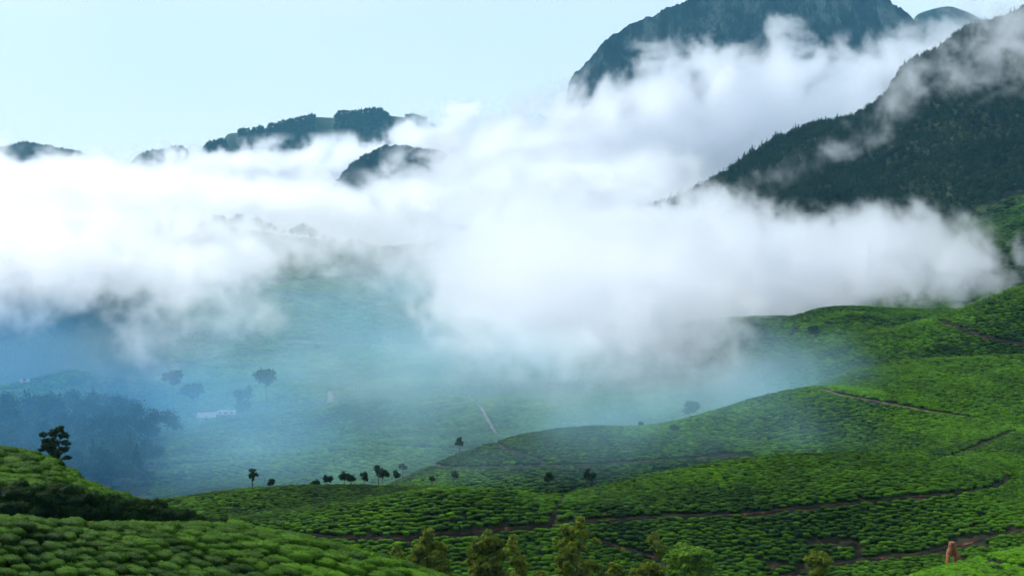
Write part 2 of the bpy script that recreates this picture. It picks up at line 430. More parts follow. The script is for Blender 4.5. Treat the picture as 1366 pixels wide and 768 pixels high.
def cloud(name, label, voxel, blobs, dens, mat, scale=90.0, amp=1.0, thr=0.42, gain=2.2, detail=5.0, warp=0.0, seed=0.0, rough=0.55, cap=0.95, flat=1.0):
    """a body of mist: overlapping soft masses (x, y, D, half width px, half height px, half depth m, weight), its edge eaten by noise"""
    B = []
    for (x, y, D, rx, ry, rd, w) in blobs:
        D = float(RM(D)); c = at(x, y, D); k = D / F
        B.append((c, Vector((rx * k, rd, ry * k)), w))
    lo = Vector((min(c[i] - 1.75 * r[i] for c, r, w in B) for i in range(3)))
    hi = Vector((max(c[i] + 1.75 * r[i] for c, r, w in B) for i in range(3)))
    lim_lo, lim_hi = -0.52, 0.52
    lo.x = max(lo.x, lim_lo * hi.y); hi.x = min(hi.x, lim_hi * hi.y)
    ng = bpy.data.node_groups.new(name, 'GeometryNodeTree')
    ng.interface.new_socket('Geometry', in_out='INPUT', socket_type='NodeSocketGeometry')
    ng.interface.new_socket('Geometry', in_out='OUTPUT', socket_type='NodeSocketGeometry')
    n, l = ng.nodes, ng.links
    go = n.new('NodeGroupOutput')
    pos = n.new('GeometryNodeInputPosition')
    def vm(op, a, b=None, c=None):
        x = n.new('ShaderNodeVectorMath'); x.operation = op
        for k, v in enumerate((a, b, c)):
            if v is None: continue
            if isinstance(v, bpy.types.NodeSocket): l.new(v, x.inputs[k])
            else: x.inputs[k].default_value = v
        return x.outputs['Value'] if op in ('DOT_PRODUCT', 'LENGTH') else x.outputs['Vector']
    def mt(op, a, b=None, c=None, clamp=False):
        x = n.new('ShaderNodeMath'); x.operation = op; x.use_clamp = clamp
        for k, v in enumerate((a, b, c)):
            if v is None: continue
            if isinstance(v, bpy.types.NodeSocket): l.new(v, x.inputs[k])
            else: x.inputs[k].default_value = v
        return x.outputs[0]
    P = pos.outputs[0]
    N = n.new('ShaderNodeTexNoise'); N.noise_dimensions = '3D'
    sc = vm('MULTIPLY_ADD', P, (1 / scale, 1 / scale, flat / scale), (seed, seed * 1.7, -seed))
    l.new(sc, N.inputs['Vector'])
    N.inputs['Scale'].default_value = 1.0; N.inputs['Detail'].default_value = detail; N.inputs['Roughness'].default_value = rough
    N.inputs['Distortion'].default_value = warp
    S = None
    for c, r, w in B:
        q = vm('MULTIPLY_ADD', P, (1 / r.x, 1 / r.y, 1 / r.z), (-c.x / r.x, -c.y / r.y, -c.z / r.z))
        d = vm('DOT_PRODUCT', q, q)
        e = mt('MULTIPLY', mt('POWER', 0.36788, d), w)
        S = e if S is None else mt('ADD', S, e)
    Sc = mt('MINIMUM', S, cap)
    f = mt('MULTIPLY_ADD', mt('SUBTRACT', N.outputs[0], 0.5), amp * 2, Sc)
    f = mt('MULTIPLY', mt('SUBTRACT', f, thr), gain, clamp=True)
    f = mt('MULTIPLY', mt('POWER', f, 1.5), mt('MULTIPLY', mt('SUBTRACT', S, 0.07), 9.0, clamp=True))
    f = mt('MULTIPLY', f, dens)
    vc = n.new('GeometryNodeVolumeCube')
    l.new(f, vc.inputs['Density'])
    vc.inputs['Min'].default_value = lo; vc.inputs['Max'].default_value = hi
    res = [max(8, int((hi[i] - lo[i]) / voxel)) for i in range(3)]
    for k, r in zip('XYZ', res): vc.inputs['Resolution ' + k].default_value = r
    sm = n.new('GeometryNodeSetMaterial'); sm.inputs['Material'].default_value = mat
    l.new(vc.outputs[0], sm.inputs[0]); l.new(sm.outputs[0], go.inputs[0])
    v = bpy.data.volumes.new(name)
    v.materials.append(mat)
    o = bpy.data.objects.new(name, v)
    COL.objects.link(o)
    md = o.modifiers.new('density', 'NODES'); md.node_group = ng
    tag(o, label, kind='stuff')
    return o
M_cloud = vol_mat('white_cloud', (0.955, 0.97, 1.0), 0.8)
M_mist = vol_mat('blue_mist', (0.16, 0.55, 1.0), 0.5)
M_pale = vol_mat('pale_blue_mist', (0.46, 0.82, 1.0), 0.5)

# the far bank, between the distant peaks
cloud('cloud', 'white cloud bank filling the gap before the most distant peaks', 6.5, [
    (60, 298, 3050, 190, 50, 130, 1.3), (-60, 288, 3050, 120, 60, 130, 1.3), (260, 275, 3050, 150, 54, 130, 1.3), (150, 240, 3050, 34, 22, 60, .7), (385, 262, 3050, 110, 44, 120, 1.2), (285, 238, 3050, 36, 24, 60, .7),
    (480, 245, 3050, 90, 40, 120, 1.2), (575, 215, 3050, 56, 40, 120, 1.0), (660, 215, 3050, 80, 55, 130, 1.1), (600, 190, 3050, 40, 20, 60, .5), (405, 218, 3050, 30, 12, 60, .4)],
    0.07, M_cloud, scale=70, amp=2.6, thr=0.5, gain=3.0, seed=3.1, detail=8, rough=0.66, warp=0.6)
# the great bank before the rocky mountain
cloud('cloud', 'great white billowing cloud in front of the rocky mountain', 4.2, [
    (900, 210, 2280, 170, 72, 74, 1.5), (1010, 150, 2280, 120, 66, 68, 1.4), (1120, 140, 2280, 110, 52, 68, 1.3), (830, 230, 2280, 110, 70, 74, 1.5), (960, 100, 2280, 60, 36, 49, .95), (890, 145, 2280, 55, 44, 49, .9),
    (1220, 100, 2280, 70, 42, 49, .9), (1190, 72, 2280, 40, 24, 37, .65), (948, 40, 2280, 24, 26, 31, .75), (710, 245, 2280, 110, 54, 74, 1.4), (880, 62, 2280, 26, 12, 40, .42), (1040, 30, 2280, 40, 14, 40, .45), (806, 196, 2280, 40, 30, 37, .8), (650, 245, 2280, 95, 50, 74, 1.3), (520, 286, 2280, 120, 26, 68, 1.2), (1290, 60, 2280, 60, 50, 49, .6), (800, 120, 2280, 30, 16, 31, .35)],
    0.042, M_cloud, scale=60, amp=2.7, thr=0.5, gain=3.0, seed=8.4, detail=8, rough=0.66, warp=0.6)
# the bank in front of the small knolls, behind the valley's wooded rim
cloud('cloud', 'low white cloud lying behind the wooded rim of the valley', 4.5, [
    (80, 275, 1650, 240, 50, 120, 1.4), (330, 278, 1650, 180, 36, 120, 1.3), (-80, 275, 1650, 140, 66, 120, 1.4), (540, 296, 1650, 120, 30, 110, 1.2), (690, 285, 1650, 120, 46, 120, 1.3), (800, 290, 1650, 120, 54, 90, 1.2), (760, 255, 1700, 90, 40, 70, .9), (870, 245, 1750, 90, 40, 60, .9)],
    0.06, M_cloud, scale=60, amp=2.1, thr=0.45, gain=2.2, seed=1.9, detail=8, rough=0.64, warp=0.6)
# the bank that rolls up the valley from the right
cloud('cloud', 'white cloud rolling over the valley below the wooded mountain', 1.25, [
    (700, 365, 600, 100, 76, 35, 1.1), (780, 390, 580, 130, 70, 35, 1.15), (870, 385, 610, 100, 62, 35, 1.05), (660, 310, 680, 80, 60, 35, .9), (760, 320, 760, 150, 60, 42, 1.15), (850, 345, 780, 120, 50, 42, 1.15),
    (960, 350, 780, 120, 55, 42, 1.2), (955, 292, 800, 46, 40, 35, .85), (1080, 362, 800, 120, 50, 42, 1.2), (1190, 350, 800, 100, 46, 42, 1.1), (1270, 350, 800, 60, 40, 35, .9), (1180, 305, 800, 56, 30, 35, .7), (1000, 405, 700, 100, 34, 35, .9), (900, 445, 560, 90, 45, 28, .62), (740, 450, 520, 120, 44, 28, .62), (620, 400, 640, 56, 50, 28, .65), (1060, 310, 800, 50, 20, 28, .5)],
    0.10, M_cloud, scale=14, amp=3.1, thr=0.54, gain=2.0, seed=5.2, detail=8, rough=0.64, warp=0.6)
# the bank over the left rim
cloud('cloud', 'lilac white cloud sagging over the wooded slope on the left', 1.4, [
    (90, 320, 680, 180, 52, 42, 1.2), (-60, 320, 680, 140, 60, 42, 1.2), (220, 325, 680, 110, 46, 35, 1.05), (275, 380, 640, 56, 44, 28, .8), (190, 440, 600, 50, 40, 28, .62), (360, 340, 700, 100, 34, 35, .72), (5, 420, 640, 40, 30, 28, .85), (440, 305, 800, 100, 30, 35, .72), (560, 330, 800, 80, 54, 35, .8), (120, 375, 660, 120, 28, 28, .75), (330, 420, 620, 50, 30, 28, .5)],
    0.075, M_cloud, scale=13, amp=3.1, thr=0.52, gain=1.6, seed=2.6, detail=8, rough=0.64, warp=0.6)
# thin veils across the wooded mountain
cloud('mist', 'thin veil of mist drifting across the dark wooded mountain', 2.2, [
    (1345, 40, 1180, 80, 60, 50, 1.0), (1230, 120, 1180, 60, 24, 36, .62), (1290, 105, 1180, 60, 24, 36, .62), (1175, 150, 1180, 40, 22, 36, .6), (1035, 240, 1150, 30, 16, 30, .55), (1070, 224, 1150, 34, 16, 30, .58), (1110, 205, 1150, 34, 16, 30, .58), (1150, 186, 1150, 34, 18, 30, .58), (1000, 290, 1000, 60, 26, 40, .8), (950, 285, 1000, 40, 26, 40, .7), (1220, 310, 900, 100, 36, 40, .85), (1200, 85, 1180, 36, 40, 40, .65)],
    0.05, M_cloud, scale=22, amp=2.6, thr=0.62, gain=1.6, seed=9.3, detail=8, rough=0.66, warp=1.0)
# torn white mist in the valley, below and before the great bank
cloud('mist', 'thin white mist trailing below the great bank into the valley', 1.8, [
    (760, 480, 520, 170, 60, 40, .9), (880, 490, 470, 150, 56, 40, .9), (640, 440, 600, 130, 60, 40, .85), (560, 350, 740, 120, 60, 50, .85), (400, 340, 780, 160, 50, 50, .7), (300, 420, 640, 110, 50, 40, .75), (220, 470, 560, 80, 40, 40, .6), (500, 500, 520, 140, 36, 40, .6), (980, 500, 420, 80, 40, 30, .6)],
    0.015, M_cloud, scale=13, amp=2.4, thr=0.42, gain=1.2, seed=12.3, detail=7, rough=0.6, warp=0.8)
# blue air lying in the valley
cloud('mist', 'deep blue mist lying over the low wood at the left', 5.0, [
    (60, 560, 440, 260, 70, 70, 1.0), (0, 470, 600, 260, 90, 90, 1.0), (260, 560, 430, 160, 60, 70, .9), (330, 600, 410, 230, 34, 50, .8)],
    0.0062, M_mist, scale=60, amp=0.7, thr=0.2, gain=1.0, seed=4.4)
cloud('mist', 'pale blue mist filling the middle of the valley', 3.0, [
    (400, 600, 440, 260, 46, 46, .9), (560, 530, 480, 330, 80, 80, .9), (450, 460, 660, 440, 90, 120, .8), (800, 520, 460, 260, 70, 70, 1.0), (550, 390, 850, 420, 80, 110, .78)],
    0.006, M_pale, scale=28, amp=1.2, thr=0.22, gain=1.0, seed=6.4, detail=6, warp=0.5)
cloud('mist', 'blue mist drifting across the face of the second hill', 3.0, [
    (780, 590, 310, 190, 36, 22, 1.0), (900, 560, 330, 130, 40, 25, 1.1), (1000, 520, 370, 100, 40, 25, .9), (640, 630, 280, 90, 18, 16, .5), (1060, 575, 300, 110, 30, 18, .6), (1090, 490, 400, 110, 40, 30, .6), (1010, 450, 480, 80, 30, 30, .6), (450, 620, 360, 200, 30, 30, .8)],
    0.02, M_pale, scale=26, amp=1.1, thr=0.2, gain=1.0, seed=7.7, detail=6, warp=0.4)

haze_lo, haze_hi = Vector((-3600, -80, -560)), Vector((3600, 5400, 900))
def haze_box():
    a, b = haze_lo, haze_hi
    V = [(x, y, z) for x in (a.x, b.x) for y in (a.y, b.y) for z in (a.z, b.z)]
    Fq = [(0, 1, 3, 2), (4, 6, 7, 5), (0, 4, 5, 1), (2, 3, 7, 6), (0, 2, 6, 4), (1, 5, 7, 3)]
    m = vol_mat('air', (0.22, 0.66, 1.0)); p = m.node_tree.nodes['Principled Volume']
    p.inputs['Density Attribute'].default_value = ''
    p.inputs['Density'].default_value = 0.00006
    o = put('haze', mesh_np('haze', V, Fq, smooth=False), m)
    tag(o, 'pale blue air between the near hills and the mountains', kind='stuff')
haze_box()
# ------------------------------------------------------------------ paths on the slopes
def path_mat(name='trodden_earth', stops=None):
    m, n, l, b = mat_new(name)
    geo = n.new('ShaderNodeNewGeometry')
    n1 = n.new('ShaderNodeTexNoise'); n1.inputs['Scale'].default_value = 0.8; n1.inputs['Detail'].default_value = 8
    l.new(geo.outputs['Position'], n1.inputs['Vector'])
    r = ramp(n, stops or [(0.42, (0.008, 0.007, 0.005)), (0.62, (0.026, 0.017, 0.011)), (0.76, (0.15, 0.06, 0.03))])
    l.new(n1.outputs['Fac'], r.inputs['Fac']); l.new(r.outputs[0], b.inputs['Base Color'])
    b.inputs['Roughness'].default_value = 1.0; b.inputs['Specular IOR Level'].default_value = 0.1
    bp = n.new('ShaderNodeBump'); bp.inputs['Distance'].default_value = 0.2
    l.new(n1.outputs['Fac'], bp.inputs['Height']); l.new(bp.outputs[0], b.inputs['Normal'])
    return m
M_path = path_mat()
M_gravel = path_mat('pale_gravel', [(0.35, (0.05, 0.036, 0.028)), (0.6, (0.13, 0.095, 0.075)), (0.78, (0.24, 0.17, 0.14))])

PATHS = [   # picture points, nearest distance, width, gap in the tea beside it
 ([(300, 702), (390, 713), (490, 722), (560, 718), (640, 711), (720, 704), (760, 697), (830, 694), (900, 690), (1000, 687), (1100, 677), (1200, 666), (1290, 658), (1330, 650), (1347, 643), (1345, 636)], 165, 0.42, 0.5, 'narrow earth footpath curling along the foot of the nearest tea hill'),
 ([(766, 652), (757, 662), (748, 674), (738, 690), (733, 701)], 190, 0.4, 0.5, 'short earth track climbing straight up between two tea hills'),
 ([(795, 722), (838, 735), (880, 748), (900, 758)], 165, 0.45, 0.5, 'earth track slanting down through tea behind the roadside trees'),
 ([(1258, 743), (1275, 743), (1300, 748), (1366, 758), (1430, 768)], 138, 0.5, 0.6, 'dark gap between tea plots on the small bright rise at the corner'),
 ([(1040, 771), (1068, 763), (1103, 756), (1152, 749), (1230, 740), (1280, 728), (1366, 708), (1440, 690)], 163, 0.55, 0.6, 'narrow gravel lane at the foot of the tea hill beside bare earth'),
 ([(1095, 519), (1100, 524), (1150, 533), (1200, 542), (1250, 551), (1300, 558), (1330, 564), (1352, 574)], 300, 0.75, 0.95, 'pale footpath dropping across the bright hill on the right side'),
 ([(1262, 610), (1283, 606), (1300, 598), (1322, 589), (1352, 576)], 250, 0.8, 0.8, 'short orange earth path in the dip behind the nearest hill'),
 ([(1256, 430), (1289, 445), (1322, 454), (1366, 460), (1440, 468)], 420, 0.7, 0.9, 'footpath crossing the highest green hill on the right'),
 ([(1066, 438), (1061, 452), (1030, 456), (986, 460), (924, 466), (830, 476)], 520, 0.9, 1.1, 'misty footpath leading left below the far right hill'),
 ([(540, 632), (560, 626), (648, 624), (760, 622), (840, 618), (920, 613), (1000, 608)], 262, 0.5, 0.75, 'level footpath along the foot of the hazy second hill'),
 ([(646, 596), (683, 603), (707, 609), (724, 618)], 262, 0.5, 0.7, 'faint track cutting across the face of the second hill'),
 ([(110, 636), (200, 624), (300, 618), (350, 613), (420, 608), (470, 600), (500, 596), (560, 599), (650, 601)], 385, 1.0, 1.6, 'footpath below the striped tea hill in blue mist'),
 ([(323, 557), (400, 551), (436, 543), (446, 534), (441, 523)], 480, 1.6, 1.6, 'pinkish path rounding the shoulder of the striped hill'),
 ([(441, 522), (500, 522), (640, 519), (760, 515), (850, 511), (940, 500)], 540, 1.3, 2.1, 'long straight path across the middle of the misty valley'),
 ([(626, 528), (640, 545), (652, 562), (662, 580)], 430, 0.8, 1.0, 'lilac path running down a small ridge in the mist'),
 ([(300, 378), (400, 375), (480, 371), (560, 367), (640, 361)], 760, 1.6, 3.0, 'thin straight path high on the far tea slope'),
 ([(305, 385), (380, 394), (440, 402), (500, 410), (540, 420), (565, 432)], 740, 1.6, 3.0, 'thin curving path below the straight one on the far slope'),
 ([(380, 456), (520, 463), (640, 457), (700, 450)], 640, 1.6, 2.4, 'lilac footpath crossing the lower far slope'),
 ([(98, 496), (152, 494), (240, 488), (330, 476), (430, 466)], 600, 1.4, 2.4, 'dark footpath above the meadow with the bare tree'),
]
segs = []
def densify(pts, step):
    out = []
    for a, b in zip(pts[:-1], pts[1:]):
        k = max(1, int(math.hypot(b[0] - a[0], b[1] - a[1]) / step))
        for i in range(k): out.append((a[0] + (b[0] - a[0]) * i / k, a[1] + (b[1] - a[1]) * i / k))
    out.append(pts[-1]); return out
for pi, (pts, dmin, w, gap, label) in enumerate(PATHS):
    W = [hit(x, y, dmin) for x, y in densify(pts, 6)]
    W = np.array(W, float)
    for _ in range(6): W[1:-1] = (W[:-2] + 2 * W[1:-1] + W[2:]) / 4
    t = np.gradient(W, axis=0); t /= np.maximum(np.linalg.norm(t, axis=1, keepdims=True), 1e-6)
    nrm = np.stack([-t[:, 1], t[:, 0]], 1)
    V = []
    offs = (-0.5, -0.2, 0.2, 0.5)
    for k, o in enumerate(offs):
        j = fbm(np.arange(len(W)) * 0.3, np.full(len(W), k * 3.3), 3, pi) * w * 0.35
        p = W + nrm * (o * w + j)[:, None]
        V.append(np.column_stack([p, ground(p[:, 0], p[:, 1]) + 0.07 + 0.0002 * p[:, 1] - 0.04 * (abs(o) > 0.4)]))
    V = np.stack(V, 1); n, m = V.shape[:2]
    idx = np.arange(n * m).reshape(n, m)
    Fq = np.stack([idx[:-1, :-1], idx[:-1, 1:], idx[1:, 1:], idx[1:, :-1]], -1).reshape(-1, 4)
    o = put('path', mesh_np('path', V.reshape(-1, 3), Fq), M_gravel if any(w_ in label for w_ in ('pale', 'pinkish', 'lilac')) else M_path)
    tag(o, label, kind='structure')
    for a, b in zip(W[:-1], W[1:]): segs.append((a[0], a[1], b[0], b[1], gap))
segs = np.array(segs)

def near_path(X, D):
    out = np.zeros(len(X), bool)
    for ax, ay, bx, by, g in segs:
        k = np.nonzero((D > min(ay, by) - g - 1) & (D < max(ay, by) + g + 1) & (X > min(ax, bx) - g - 1) & (X < max(ax, bx) + g + 1))[0]
        if not len(k): continue
        px, py = X[k] - ax, D[k] - ay; dx, dy = bx - ax, by - ay
        t = np.clip((px * dx + py * dy) / max(dx * dx + dy * dy, 1e-9), 0, 1)
        out[k] |= np.hypot(px - t * dx, py - t * dy) < g
    return out

# ------------------------------------------------------------------ leaves
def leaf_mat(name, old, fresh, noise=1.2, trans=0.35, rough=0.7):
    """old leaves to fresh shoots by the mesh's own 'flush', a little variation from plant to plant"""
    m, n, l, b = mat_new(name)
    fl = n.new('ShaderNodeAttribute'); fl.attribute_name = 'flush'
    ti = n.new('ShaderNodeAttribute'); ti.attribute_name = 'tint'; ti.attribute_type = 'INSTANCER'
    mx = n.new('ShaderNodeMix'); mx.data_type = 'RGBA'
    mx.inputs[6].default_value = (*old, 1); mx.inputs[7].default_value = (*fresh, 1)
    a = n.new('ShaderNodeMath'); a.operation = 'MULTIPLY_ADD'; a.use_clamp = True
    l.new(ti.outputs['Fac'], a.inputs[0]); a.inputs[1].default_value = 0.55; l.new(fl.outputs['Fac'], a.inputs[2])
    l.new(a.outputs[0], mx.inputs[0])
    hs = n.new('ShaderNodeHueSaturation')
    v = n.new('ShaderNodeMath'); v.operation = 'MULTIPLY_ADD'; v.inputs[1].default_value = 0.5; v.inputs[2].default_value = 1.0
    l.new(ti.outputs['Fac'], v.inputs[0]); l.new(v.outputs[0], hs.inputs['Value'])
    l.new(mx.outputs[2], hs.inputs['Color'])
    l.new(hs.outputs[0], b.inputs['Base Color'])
    b.inputs['Roughness'].default_value = rough; b.inputs['Specular IOR Level'].default_value = 0.08
    tr = n.new('ShaderNodeBsdfTranslucent'); l.new(hs.outputs[0], tr.inputs['Color'])
    ms = n.new('ShaderNodeMixShader'); ms.inputs[0].default_value = trans
    l.new(b.outputs[0], ms.inputs[1]); l.new(tr.outputs[0], ms.inputs[2])
    l.new(ms.outputs[0], n['Material Output'].inputs['Surface'])
    return m

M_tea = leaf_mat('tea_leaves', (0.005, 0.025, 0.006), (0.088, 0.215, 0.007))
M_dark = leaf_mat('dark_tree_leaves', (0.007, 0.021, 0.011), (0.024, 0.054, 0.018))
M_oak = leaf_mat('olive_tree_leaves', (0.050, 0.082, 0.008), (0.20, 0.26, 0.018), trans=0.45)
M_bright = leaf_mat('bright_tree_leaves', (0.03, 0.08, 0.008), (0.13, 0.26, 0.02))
def bark_mat():
    m, n, l, b = mat_new('bark')
    t = n.new('ShaderNodeTexCoord'); w = n.new('ShaderNodeTexNoise'); w.inputs['Scale'].default_value = 6; w.inputs['Detail'].default_value = 6
    l.new(t.outputs['Object'], w.inputs['Vector'])
    r = ramp(n, [(0.35, (0.03, 0.024, 0.018)), (0.7, (0.10, 0.08, 0.06))]); l.new(w.outputs['Fac'], r.inputs['Fac'])
    l.new(r.outputs[0], b.inputs['Base Color']); b.inputs['Roughness'].default_value = 0.95
    return m
M_bark = bark_mat()

def rand_dirs(k, r, up=0.0):
    v = r.normal(size=(k, 3)); v /= np.linalg.norm(v, axis=1, keepdims=True)
    v[:, 2] = v[:, 2] + up
    return v / np.linalg.norm(v, axis=1, keepdims=True)

def cards(P, N, size, r, aspect=0.6):
    """one small folded leaf spray (a quad) at each point, facing roughly along N"""
    k = len(P)
    t = np.cross(N, rand_dirs(k, r)); t /= np.maximum(np.linalg.norm(t, axis=1, keepdims=True), 1e-6)
    b = np.cross(N, t)
    s = (size * r.uniform(0.6, 1.3, k))[:, None]
    V = np.stack([P - t * s, P - b * s * aspect + N * s * 0.25, P + t * s, P + b * s * aspect + N * s * 0.25], 1).reshape(-1, 3)
    return V, np.arange(4 * k).reshape(k, 4)

def bush_mesh(name, seed, nlat, nlon, nleaf, leaf):
    """a plucked tea bush: a flat topped cushion about 1 m across, dressed in leaf sprays"""
    r = np.random.default_rng(seed)
    th = np.linspace(0, 2 * np.pi, nlon, endpoint=False)
    V, fl = [], []
    ph = r.uniform(0, 6.3, 6)
    def surf(u, t):      # u 0 top .. 1 foot
        rad = np.where(u < 0.55, np.sin(u / 0.55 * np.pi / 2), 1 - (u - 0.55) * 0.28)
        lob = 1 + 0.10 * np.sin(2 * t + ph[0]) + 0.07 * np.sin(3 * t + ph[1]) + 0.05 * np.sin(5 * t + ph[2] + u * 4)
        z = np.where(u < 0.55, 0.62 + 0.26 * np.cos(u / 0.55 * np.pi / 2), 0.62 - (u - 0.55) / 0.45 * 0.72)
        z = z + 0.05 * np.sin(4 * t + ph[3]) * rad + 0.04 * np.sin(rad * 7 + ph[4] + t)
        R = 0.60 * rad * lob
        return np.stack([R * np.cos(t), R * np.sin(t), z], -1)
    V = [surf(np.zeros(1), np.zeros(1))]
    for i in range(1, nlat + 1): V.append(surf(np.full(nlon, i / nlat), th))
    V = np.concatenate(V)
    V[1:] += r.normal(size=(len(V) - 1, 3)) * 0.035
    V *= (0.95, 0.95, 0.96)
    Fs = []
    for j in range(nlon): Fs.append((0, 1 + j, 1 + (j + 1) % nlon, 1 + (j + 1) % nlon))
    for i in range(nlat - 1):
        a = 1 + i * nlon
        for j in range(nlon): Fs.append((a + j, a + nlon + j, a + nlon + (j + 1) % nlon, a + (j + 1) % nlon))
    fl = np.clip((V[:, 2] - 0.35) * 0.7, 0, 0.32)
    quads = [f for f in Fs if len(set(f)) == 4]; tris = [f[:3] for f in Fs if len(set(f)) == 3]
    T = tris + [t for q in quads for t in ((q[0], q[1], q[2]), (q[0], q[2], q[3]))]
    T = np.array(T)
    if nleaf:
        u = np.sqrt(r.uniform(0, 1, nleaf)) * 0.86; t = r.uniform(0, 2 * np.pi, nleaf)
        p = surf(u, t); q = surf(np.clip(u + 0.02, 0, 1), t); s = surf(u, t + 0.05)
        nn = np.cross(q - p, s - p); nn /= np.maximum(np.linalg.norm(nn, axis=1, keepdims=True), 1e-6)
        nn = nn + rand_dirs(nleaf, r) * 0.75; nn /= np.linalg.norm(nn, axis=1, keepdims=True)
        cv, cf = cards(p + nn * 0.02, nn, leaf, r)
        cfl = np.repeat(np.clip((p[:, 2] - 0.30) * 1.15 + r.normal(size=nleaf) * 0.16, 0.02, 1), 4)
        T = np.concatenate([T, np.concatenate([cf[:, [0, 1, 2]], cf[:, [0, 2, 3]]]) + len(V)])
        V = np.concatenate([V, cv]); fl = np.concatenate([fl, cfl])
    me = mesh_np(name, V, T, {'flush': fl}, smooth=True)
    me.materials.append(M_tea)
    return me

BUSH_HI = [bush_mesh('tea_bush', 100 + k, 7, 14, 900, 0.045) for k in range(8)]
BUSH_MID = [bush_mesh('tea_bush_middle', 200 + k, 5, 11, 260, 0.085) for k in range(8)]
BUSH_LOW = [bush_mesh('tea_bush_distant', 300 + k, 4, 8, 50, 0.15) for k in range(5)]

def scatter(d0, d1, x0, x1, row, along_, across, jit, keep=1.0, curve=0.0):
    """points in rows over the ground between two distances and two columns of the picture"""
    a = math.atan2(row[1], row[0]); c, s = math.cos(a), math.sin(a)
    Xa, Xb = min((x0 - 683) / F * d0, (x0 - 683) / F * d1), max((x1 - 683) / F * d0, (x1 - 683) / F * d1)
    R = math.hypot(Xb - Xa, d1 - d0) / 2 + 3; cx, cd = (Xa + Xb) / 2, (d0 + d1) / 2
    u = np.arange(-R, R, along_); v = np.arange(-R, R, across)
    U, Vv = np.meshgrid(u, v, indexing='ij')
    U = U + (np.arange(len(v)) % 2)[None, :] * along_ * 0.5
    U, Vv = U.ravel(), Vv.ravel()
    wv = fbm(U / 14, Vv / 14, 3, int(d0)) * curve
    X = cx + U * c - (Vv + wv) * s; D = cd + U * s + (Vv + wv) * c
    X = X + rng.normal(size=len(X)) * jit * across; D = D + rng.normal(size=len(D)) * jit * across
    xi = 683 + F * X / np.maximum(D, 1)
    k = (D > d0) & (D < d1) & (xi > x0) & (xi < x1) & (rng.uniform(size=len(X)) < keep)
    return X[k], D[k], np.full(k.sum(), a)

tea = []     # (X, D, angle, size along, size across, height, lod)
def plant(d0, d1, x0, x1, row, al, ac, jit, sl, sw, sh, lod, keep=1.0, curve=0.0, cond=None, top=1.0, bare=None):
    d0, d1 = float(RM(d0)), float(RM(d1))
    X, D, A = scatter(d0, d1, x0, x1, row, al, ac, jit, keep, curve)
    k = seen(X, D, top)
    X, D, A = X[k], D[k], A[k]
    xi = 683 + F * X / D
    k = ~near_path(X, D) & (wood_at(xi, D) < 0.45)
    if cond is not None: k &= cond(xi, D)
    if bare is not None: k &= ~(bare(xi, D, HZ - F * (ground(X, D) - CZ) / D))
    X, D, A = X[k], D[k], A[k]
    n = len(X)
    A = A + rng.normal(size=n) * (0.05 if lod == 0 else 0.12) + np.pi * rng.integers(0, 2, n)
    big = rng.uniform(0.82, 1.2, n)
    tea.append((X, D, A, sl * big * rng.uniform(0.9, 1.15, n), sw * big * rng.uniform(0.9, 1.1, n), sh * rng.uniform(0.78, 1.18, n), np.full(n, lod)))

def bare_mid(xi, D, y):
    j = fbm(xi / 22, y / 12, 3, 77)
    a = ((((xi - 1130) / 55) ** 2 + ((y - 728) / 15) ** 2) + j * 4 < 0.3) | ((((xi - 1035) / 48) ** 2 + ((y - 758) / 14) ** 2) + j * 4 < 0.3)
    b = ((((xi - 1300) / 60) ** 2 + ((y - 722) / 14) ** 2) + j * 4 < 0.3) | ((((xi - 545) / 45) ** 2 + ((y - 724) / 7) ** 2) + j * 4 < 0.2)
    return a | b

edgeA = lambda x: np.interp(x, [0, 130, 300, 420, 590], [91.0, 91.0, 93.0, 91, 87])
plant(66, 94, -120, 760, (0.77, -0.64), 1.0, 0.80, 0.07, 1.62, 0.60, 0.84, 0, 0.97, 2.2, cond=lambda x, D: IRM(D) < edgeA(x))
plant(92, 128, -120, 560, (0.90, -0.43), 1.0, 0.82, 0.07, 1.62, 0.62, 0.82, 0, 0.96, 2.0, cond=lambda x, D: IRM(D) > np.interp(x, [0, 300], [95.0, 97.2]))
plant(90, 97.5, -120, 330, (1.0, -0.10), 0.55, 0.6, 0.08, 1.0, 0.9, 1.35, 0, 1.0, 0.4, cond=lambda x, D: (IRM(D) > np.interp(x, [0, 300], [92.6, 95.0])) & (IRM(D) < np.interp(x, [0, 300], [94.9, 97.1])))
plant(134, 164, 1040, 1500, (0.9, 0.44), 0.50, 0.58, 0.16, 0.72, 0.60, 0.60, 1, 0.97, 1.5)
plant(164, 262, -60, 1500, (1.0, 0.12), 0.54, 0.58, 0.22, 0.74, 0.56, 0.56, 1, 0.96, 3.0, bare=bare_mid)
plant(262, 400, 200, 1500, (1.0, 0.2), 0.68, 0.70, 0.21, 0.86, 0.66, 0.62, 2, 0.96, 4.0)
plant(400, 512, 620, 1500, (1.0, 0.3), 0.90, 0.92, 0.19, 1.10, 0.88, 0.74, 2, 0.96, 5.0)
plant(395, 512, -60, 620, (0.80, -0.60), 0.80, 1.65, 0.04, 1.3, 1.02, 1.05, 2, 0.97, 6.0)
plant(512, 700, -60, 1500, (1.0, 0.35), 1.25, 1.5, 0.15, 1.5, 1.1, 1.05, 2, 0.95, 9.0, top=1.5)
plant(700, 1060, 60, 1500, (1.0, 0.2), 1.9, 2.5, 0.13, 2.3, 1.7, 1.4, 2, 0.92, 14.0, top=2)

